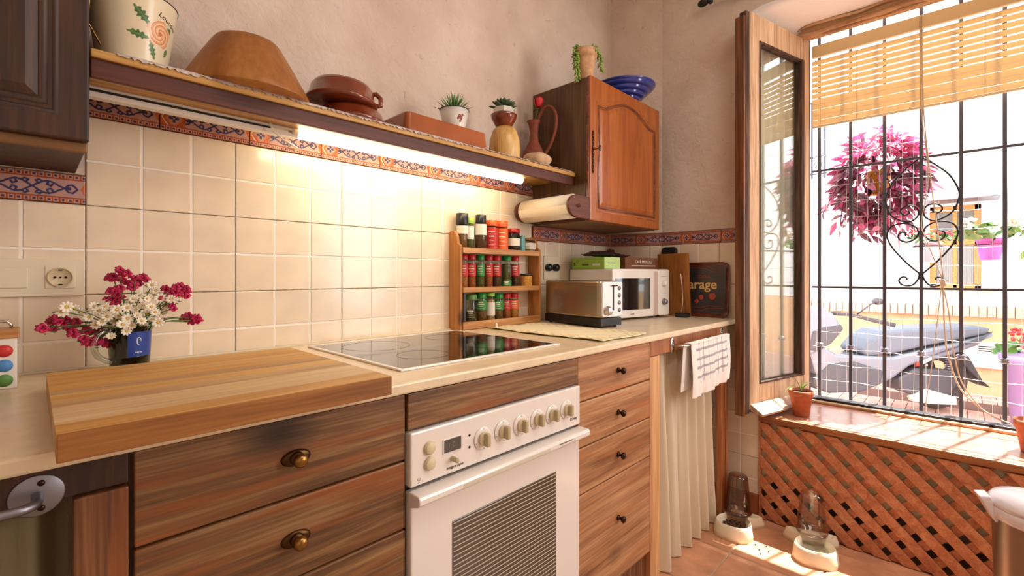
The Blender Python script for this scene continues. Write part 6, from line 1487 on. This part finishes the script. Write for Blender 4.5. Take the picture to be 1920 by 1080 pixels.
for i in range(N):
    v = shell(rs); rr_ = rs.uniform(0.55, 1.0) ** 0.6; ex = Vector((0.13, 0.205, 0.285)); p = Vector((v.x * ex.x * rr_, v.y * ex.y * rr_, v.z * ex.z * rr_))
    if p.z < -0.12: p.x *= 0.75; p.y = p.y * (0.9 + 0.4 * (v.y < 0) * 0) ; 
    if i % 17 == 0: p.z -= rs.uniform(0.02, 0.12)
    out = (Vector((v.x, v.y, v.z * 0.6 - 0.25)) + Vector((rs.uniform(-1, .6), rs.uniform(-1.1, 1.1), rs.uniform(-1.0, .5)))).normalized()
    q = out.to_track_quat('X', 'Z').to_matrix().to_4x4() @ Matrix.Rotation(rs.uniform(-1.2, 1.2), 4, 'X')
    topish = p.z > 0.10
    grp = 1 if (topish and rs.random() < 0.75) or rs.random() < 0.25 else (2 if rr_ < 0.85 or rs.random() < 0.35 else 0)
    s_ = rs.uniform(0.7, 1.15)
    if p.x < 0.05 and cnt < 290 and rr_ > 0.78:
        src = protos[grp * 2 + rs.randint(0, 1)]
        if cnt < 6 and False: pass
        copy_part(src, hpl, p, q.to_euler(), (s_,) * 3); cnt += 1
    else:
        lm = leaf_mesh(0.074 * s_, 0.030 * s_, 0.3, 0.25); stuffm[grp].add(lm.v, lm.f, True, Matrix.Translation(hpC + p) @ q)
for i, o in enumerate(protos): o.location = (-0.10 - 0.01 * i, -0.12 + 0.05 * i, -0.05 * i + 0.1); o.rotation_euler = (0.3 * i, 0.6, 2.5 + 0.4 * i)
for g, m_ in enumerate(stuffm): m_.build('foliage', TL_[g], hpl, kind='stuff')
for (y_, z_) in ((0.22, -0.17), (0.16, -0.28), (0.05, -0.30), (-0.10, -0.25), (-0.02, -0.33), (0.10, -0.33)):
    stm.tube([hpC + Vector((-0.03, y_ * 0.3, 0.03)), hpC + Vector((-0.09, y_ * 0.8, -0.02)), hpC + Vector((-0.10, y_, z_ * 0.7)), hpC + Vector((-0.10, y_ * 1.05, z_))], 0.003, 5)
    for k in range(9):
        t = 0.45 + 0.6 * k / 8; p = Vector((-0.10 + rs.uniform(-.02, .02), y_ * (0.8 + 0.25 * t) + rs.uniform(-.03, .03), z_ * t))
        copy_part(protos[rs.randint(0, 5)], hpl, p, (rs.uniform(-1, 1), rs.uniform(-0.2, 0.9), rs.uniform(0, 6.28)), (0.9,) * 3)
stm.build('stems', plain('purple_stem', (120, 60, 80), 0.6), hpl, kind='stuff')
MB().tube([hpC + Vector((-0.18, 0.0, 0.06)), hpC + Vector((-0.21, 0, 0.085)), hpC + Vector((-0.09, 0, 0.06))], 0.004, 6).build('hook', MT['iron'], hpl)
def blossom_plant(name, label, base, potr, poth, potmat, flow, spread, nfl, nlf, group=None, seed=1, hoop=True):
    rs = random.Random(seed); t = thing(name, label, 'plant', base)
    revolve('pot', [(potr * 0.68, 0), (potr * 0.7, 0.003), (potr * 0.95, poth * 0.9), (potr * 1.04, poth * 0.9), (potr * 1.06, poth), (potr * 0.95, poth), (0.001, poth * 0.93)], base, potmat, parent=t, seg=28)
    m_ = MB()
    for i in range(nlf):
        v = shell(rs); p = Vector(base) + Vector((v.x * spread, v.y * spread * 1.2, poth + abs(v.z) * spread * 0.6)); s_ = spread * 0.4
        q = Vector((rs.uniform(-1, 1), rs.uniform(-1, 1), 0.9)).to_track_quat('Z', 'Y').to_matrix().to_4x4()
        m_.lathe([(s_ * 0.5, 0.004), (s_ * 0.3, 0.0), (0.001, -0.004)], seg=7, M=Matrix.Translation(p) @ q, caps=False)
    m_.build('leaves', MT['leaf'], t, kind='stuff')
    for i in range(nfl):
        v = shell(rs); p = Vector(base) + Vector((v.x * spread * 1.0, v.y * spread * 1.15, poth + spread * (0.45 + 0.5 * abs(v.z)))); m_ = MB()
        for k in range(10):
            w_ = shell(rs) * spread * 0.20; m_.ball(p + w_, spread * 0.085, spread * 0.085, spread * 0.06, 6, 4)
        m_.build('flower_head', flow, t)
    return t
blossom_plant('potted_geranium', 'pale pink hanging pot with red geraniums behind the scroll ornament', (3.62, 0.165, 1.205), 0.062, 0.115, MT['palepot'], MT['gerred'], 0.085, 7, 34, seed=3)
blossom_plant('potted_geranium', 'bright pink hanging pot with white geraniums right of the far window', (3.90, -0.095, 1.22), 0.062, 0.125, MT['pinkpot'], MT['gerwhite'], 0.13, 6, 70, seed=4)
hb_ = thing('planter_bracket', 'iron bracket rings that hold the pots outside the grille', 'bracket', (3.6, 0.05, 1.30))
for (x, y, z_, r_) in ((3.62, 0.165, 1.298, 0.064), (3.90, -0.095, 1.31, 0.064)):
    MB().tube([(x + r_ * math.cos(a * 0.35), y + r_ * math.sin(a * 0.35), z_) for a in range(18)], 0.004, 6, closed=True).build('ring', MT['iron'], hb_)
    MB().tube([(x - r_, y, z_), (3.225, y, z_)], 0.004, 6).build('arm', MT['iron'], hb_)
GZ = -0.065
blossom_plant('potted_geranium', 'big violet street pot with red geraniums at the right edge', (5.55, -0.40, GZ), 0.21, 0.56, MT['violet'], MT['gerred'], 0.19, 12, 40, seed=8)
# tree crown at right
tr_ = thing('street_tree', 'bushy green tree beside the far house at the right edge', 'tree', (5.9, -0.95, GZ))
MB().tube([(5.9, -0.95, GZ), (5.88, -0.9, 0.6), (5.9, -0.85, 1.2)], [0.05, 0.045, 0.03], 10).build('trunk', plain('bark', (110, 90, 70), 0.9, bump=0.6), tr_)
m_ = MB(); rs = random.Random(33)
for i in range(1500):
    v = shell(rs) * rs.uniform(0.5, 1.0); p = Vector((5.9 + v.x * 0.42, -0.86 + v.y * 0.52, 1.40 + v.z * 0.58)); s_ = rs.uniform(0.7, 1.2)
    lm = leaf_mesh(0.085 * s_, 0.034 * s_, 0.3, 0.3); q = (v + Vector((rs.uniform(-.7, .7), rs.uniform(-.7, .7), rs.uniform(-.9, .2)))).to_track_quat('X', 'Z').to_matrix().to_4x4(); m_.add(lm.v, lm.f, True, Matrix.Translation(p) @ q)
m_.build('foliage', cloth('sunlit_foliage', (128, 160, 82), 0.35, c2=(170, 200, 90)), tr_, kind='stuff')

# ================================================================== STREET
st_ = setting('ground', (5.0, 0.0, GZ - 0.05))
MB().box(3.18, 6.62, -4, 6, GZ - 0.08, GZ - 0.006).build('bedding', MT['joint'], st_)
pv = hold(MB().box(-0.097, 0.097, -0.047, 0.047, -0.01, 0.0), 'paver', MT['paver'], st_)
k = 0
for i in range(17):
    for j in range(30):
        x = 3.3 + i * 0.2; y = 1.95 - j * 0.1 + (0.0)
        if k >= 290: break
        if x < 4.6 and not (0.0 < y < 1.4): continue
        p = (x - 5.0, y, 0.05)
        if k == 0: pv.location = p
        else: copy_part(pv, st_, p)
        k += 1
m_ = MB()
for i in range(17):
    for j in range(-40, 60):
        x = 3.3 + i * 0.2; y = 1.95 - j * 0.1
        if 0 <= j < 30 and not (x < 4.6 and not (0.0 < y < 1.4)) : 
            if i < 15: continue
        m_.box(x - 0.097, x + 0.097, y - 0.047, y + 0.047, GZ - 0.01, GZ - 0.0004)
m_.build('far_pavers', MT['paver'], st_, kind='stuff')
hs = thing('opposite_house', 'whitewashed house across the street with orange plinth and small window', 'building', (6.7, 0.5, GZ))
XW = 6.6
m_ = MB(); m_.box(XW, XW + 0.3, 0.285, 6, 0.82, 5.4).box(XW, XW + 0.3, -4, -0.10, 0.82, 5.4).box(XW, XW + 0.3, -0.10, 0.285, 1.845, 5.4).box(XW, XW + 0.3, -0.10, 0.285, 0.82, 0.99); m_.box(XW + 0.25, XW + 0.3, -0.10, 0.285, 0.99, 1.85)
m_.build('wall', MT['street_white'], hs)
MB().box(XW + 0.01, XW + 0.3, -4, 6, GZ, 0.82).build('plinth', MT['street_orange'], hs)
cpn = hold(MB().box(-0.05, 0.0, -0.0285, 0.0285, 0, 0.115), 'coping_brick', MT['coping'], hs); cpn.modifiers.new('b', 'BEVEL').width = 0.006
rs = random.Random(17)
for k in range(46):
    p = (XW + 0.0 - 6.7 + rs.uniform(-.006, .006), 1.75 - k * 0.062 - 0.5, 0.712 - GZ + rs.uniform(-.004, .004))
    if k == 0: cpn.location = p
    else: copy_part(cpn, hs, p)
# small window
m_ = MB(); Y0, Y1, A0, A1 = -0.10, 0.285, 0.99, 1.845
for b_ in ((Y0, Y0 + 0.05, A0, A1), (Y1 - 0.05, Y1, A0, A1), (Y0, Y1, A0, A0 + 0.05), (Y0, Y1, A1 - 0.06, A1), (0.075, 0.11, A0, A1), (Y0, Y1, 1.44, 1.50)): m_.box(XW + 0.04, XW + 0.08, *b_)
wf = m_.build('window', MT['joinery'], hs, bev=0.004)
for a, b_, c_, d_ in ((Y0 + 0.05, 0.075, A0 + 0.05, 1.44), (0.11, Y1 - 0.05, A0 + 0.05, 1.44), (Y0 + 0.05, 0.075, 1.50, A1 - 0.06), (0.11, Y1 - 0.05, 1.50, A1 - 0.06)):
    MB().box(XW + 0.06, XW + 0.066, a, b_, c_, d_).build('pane', MT['dark_pane'], wf)
    if c_ < 1.4:
        m2 = MB(); m2.grid(lambda u, v: (XW + 0.056 + 0.004 * math.sin(u * 60), a + (b_ - a) * u, c_ + (d_ - c_) * v), 60, 2); m2.build('pane_curtain', MT['slatc'], wf)
MB().box(XW - 0.04, XW, 0.10 - 0.30, 0.35, 0.955, 0.985).build('window_ledge', MT['coping'], hs)
# utility doors and gas box
MB().box(XW - 0.012, XW + 0.01, 0.985, 1.11, 1.245, 1.585).build('meter_hatch', plain('hatch_white', (236, 234, 230), 0.6), hs, bev=0.004)
MB().box(XW - 0.02, XW + 0.02, -0.40, 0.055, 0.21, 0.455).build('gas_box', plain('gas_box_white', (236, 232, 228), 0.6), hs, bev=0.004)
gx = [c for c in hs.children if c.name.startswith('gas_box')][0]
m_ = MB()
for k in range(3): m_.box(XW - 0.023, XW - 0.019, -0.17, -0.08, 0.375 + k * 0.022, 0.384 + k * 0.022)
m_.build('vent_slots', MT['dark_rim'], gx)
m_ = MB(); m_.box(XW - 0.35, XW, -0.22, 0.32, 1.868, 1.876).box(XW - 0.35, XW - 0.34, -0.222, -0.214, 1.80, 1.87); m_.build('awning_bracket', MT['steel_grey'], hs)
# balcony of the far house
bk = thing('balcony_railing', 'iron balcony railing on the far house at the upper left of the window view', 'railing', (6.35, 1.6, 2.2))
m_ = MB(); m_.box(6.2, 6.595, 1.12, 2.6, 2.16, 2.22); m_.build('slab', MT['street_white'], bk)
for z_ in (2.27, 2.46, 3.08): MB().box(6.21, 6.235, 1.13, 2.6, z_, z_ + 0.018).build('rail', MT['bar'], bk)
for k in range(12): MB().box(6.215, 6.23, 1.14 + k * 0.125, 1.155 + k * 0.125, 2.22, 3.08).build('baluster', MT['bar'], bk)
m_ = MB()
for k in range(11): m_.tube([(6.22, 1.21 + k * 0.125 + (0.045 - 0.003 * j) * math.cos(j * 0.6), 2.37 + (0.06 - 0.004 * j) * math.sin(j * 0.6)) for j in range(13)], 0.005, 5)
m_.build('scrollwork', MT['bar'], bk)

# ================================================================== SCOOTER
sx_, sy_ = 5.67, 0.205; sc_t = thing('motor_scooter', 'blue-grey motor scooter parked in the street behind the grille', 'scooter', (sx_, sy_, GZ), math.atan2(0.714, -0.70), local=True)
# local frame: x forward, y across, z up, origin under the rear axle. S(px,py) turns the side view into metres
def S_(px, py): return ((1763 - px) / 204.0, (752 - py) / 204.0)
def side_poly(pts, half, name, mat, parent, bev=0.02, yoff=0): 
    m_ = MB(); q = [S_(*p) for p in pts]; m_.prism(q, 'y', -half + yoff, half + yoff); return m_.build(name, mat, parent, bev=bev, seg=3)
def wheel(px, py, r_, name):
    x, z_ = S_(px, py); m_ = MB(); Mw = Matrix.Translation((x, 0, z_)) @ Matrix.Rotation(R(90), 4, 'X')
    pr = []
    for k in range(17): a = math.tau * k / 16; pr.append((r_ - 0.055 + 0.055 * math.cos(a), 0.055 * math.sin(a)))
    m_.lathe(pr, seg=40, M=Mw, caps=False); w_ = m_.build(name, MT['rubber'], sc_t)
    m_ = MB(); m_.lathe([(r_ - 0.10, -0.03), (r_ - 0.075, -0.035), (r_ - 0.075, 0.035), (r_ - 0.10, 0.03)], seg=32, M=Mw, caps=False); m_.lathe([(0.045, -0.06), (0.045, 0.06)], seg=20, M=Mw)
    for k in range(5):
        a = k * math.tau / 5; m_.box(0.03, r_ - 0.085, -0.02, 0.02, -0.012, 0.012, Mw @ Matrix.Rotation(a, 4, 'Z'))
    m_.build('rim', MT['scooter_dark'], w_)
wheel(1763, 697, 0.27, 'rear_wheel'); wheel(1480, 700, 0.265, 'front_wheel')
side_poly([(1622, 622), (1645, 607), (1690, 603), (1760, 600), (1815, 598), (1838, 603), (1828, 613), (1770, 624), (1710, 636), (1660, 648), (1615, 652), (1604, 642)], 0.15, 'seat', MT['seat'], sc_t, 0.03)
side_poly([(1604, 650), (1660, 652), (1712, 640), (1775, 627), (1832, 612), (1838, 606), (1812, 632), (1762, 650), (1728, 660), (1690, 668), (1660, 690), (1628, 706), (1560, 712), (1535, 705), (1522, 680), (1510, 640), (1528, 628), (1560, 648)], 0.16, 'side_fairing', MT['scooter'], sc_t, 0.025)
side_poly([(1516, 690), (1545, 664), (1590, 660), (1640, 676), (1636, 700), (1600, 714), (1545, 716), (1520, 708)], 0.175, 'footboard', MT['scooter_dark'], sc_t, 0.02)
side_poly([(1560, 590), (1566, 600), (1545, 625), (1528, 640), (1508, 650), (1490, 690), (1465, 690), (1462, 650), (1480, 600), (1500, 570), (1530, 562), (1550, 575)], 0.19, 'front_shield', MT['scooter'], sc_t, 0.03)
side_poly([(1562, 594), (1567, 602), (1545, 628), (1522, 642), (1505, 640), (1510, 606), (1530, 598)], 0.195, 'inner_shield', MT['scooter_dark'], sc_t, 0.015)
side_poly([(1668, 690), (1700, 672), (1760, 676), (1775, 700), (1760, 720), (1700, 722), (1672, 712)], 0.10, 'engine', MT['scooter_dark'], sc_t, 0.02, 0.06)
side_poly([(1686, 722), (1715, 708), (1765, 722), (1768, 736), (1720, 734), (1690, 730)], 0.03, 'engine_cover', MT['scooter_white'], sc_t, 0.01, 0.16)
side_poly([(1796, 644), (1812, 656), (1836, 698), (1852, 712), (1838, 706), (1812, 682), (1794, 656)], 0.07, 'rear_mudguard', MT['scooter_dark'], sc_t, 0.01)
side_poly([(1696, 662), (1704, 660), (1704, 667), (1696, 669)], 0.002, 'reflector', MT['red'], sc_t, 0, 0.168)
side_poly([(1705, 660), (1724, 652), (1725, 657), (1705, 667)], 0.002, 'side_stripe', MT['scooter_white'], sc_t, 0, 0.168)
m_ = MB()
for k in range(9): x, z_ = S_(1756 + k * 1.0, 650 + k * 4); m_.tube([(x + 0.022 * math.cos(a), 0.13 + 0.022 * math.sin(a), z_) for a in [q * 0.8 for q in range(8)]], 0.005, 5, closed=True)
m_.build('shock_absorber', MT['steel_grey'], sc_t)
hbp = [S_(1540, 582), S_(1560, 576), S_(1580, 578), S_(1606, 585), S_(1634, 592)]
m_ = MB(); m_.tube([(hbp[0][0], 0.0, hbp[0][1]), (hbp[1][0], 0.12, hbp[1][1]), (hbp[2][0], 0.22, hbp[2][1]), (hbp[3][0] + 0.02, 0.30, hbp[3][1]), (hbp[4][0] + 0.03, 0.36, hbp[4][1])], [0.022, 0.016, 0.014, 0.018, 0.017], 10)
m_.tube([(hbp[0][0], 0.0, hbp[0][1]), (hbp[1][0] + 0.06, -0.16, hbp[1][1]), (hbp[2][0] + 0.06, -0.34, hbp[2][1] - 0.02)], 0.016, 10); m_.ball((hbp[0][0], 0, hbp[0][1] - 0.01), 0.09, 0.10, 0.05, 14, 8)
hbr = m_.build('handlebar', MT['scooter_dark'], sc_t)
for (px, py, yo) in ((1615, 553, 0.26), (1524, 530, -0.20)):
    x, z_ = S_(px, py); x0, z0_ = S_(1585, 578) if yo > 0 else S_(1540, 578)
    MB().tube([(x0, yo * 0.8, z0_), (x0 * 0.4 + x * 0.6, yo, z_ * 0.8 + z0_ * 0.2), (x, yo, z_)], 0.006, 8).build('mirror_stem', MT['scooter_dark'], hbr)
    MB().ball((x, yo, z_), 0.03, 0.055, 0.03, 14, 8).build('mirror', MT['scooter_dark'], hbr)
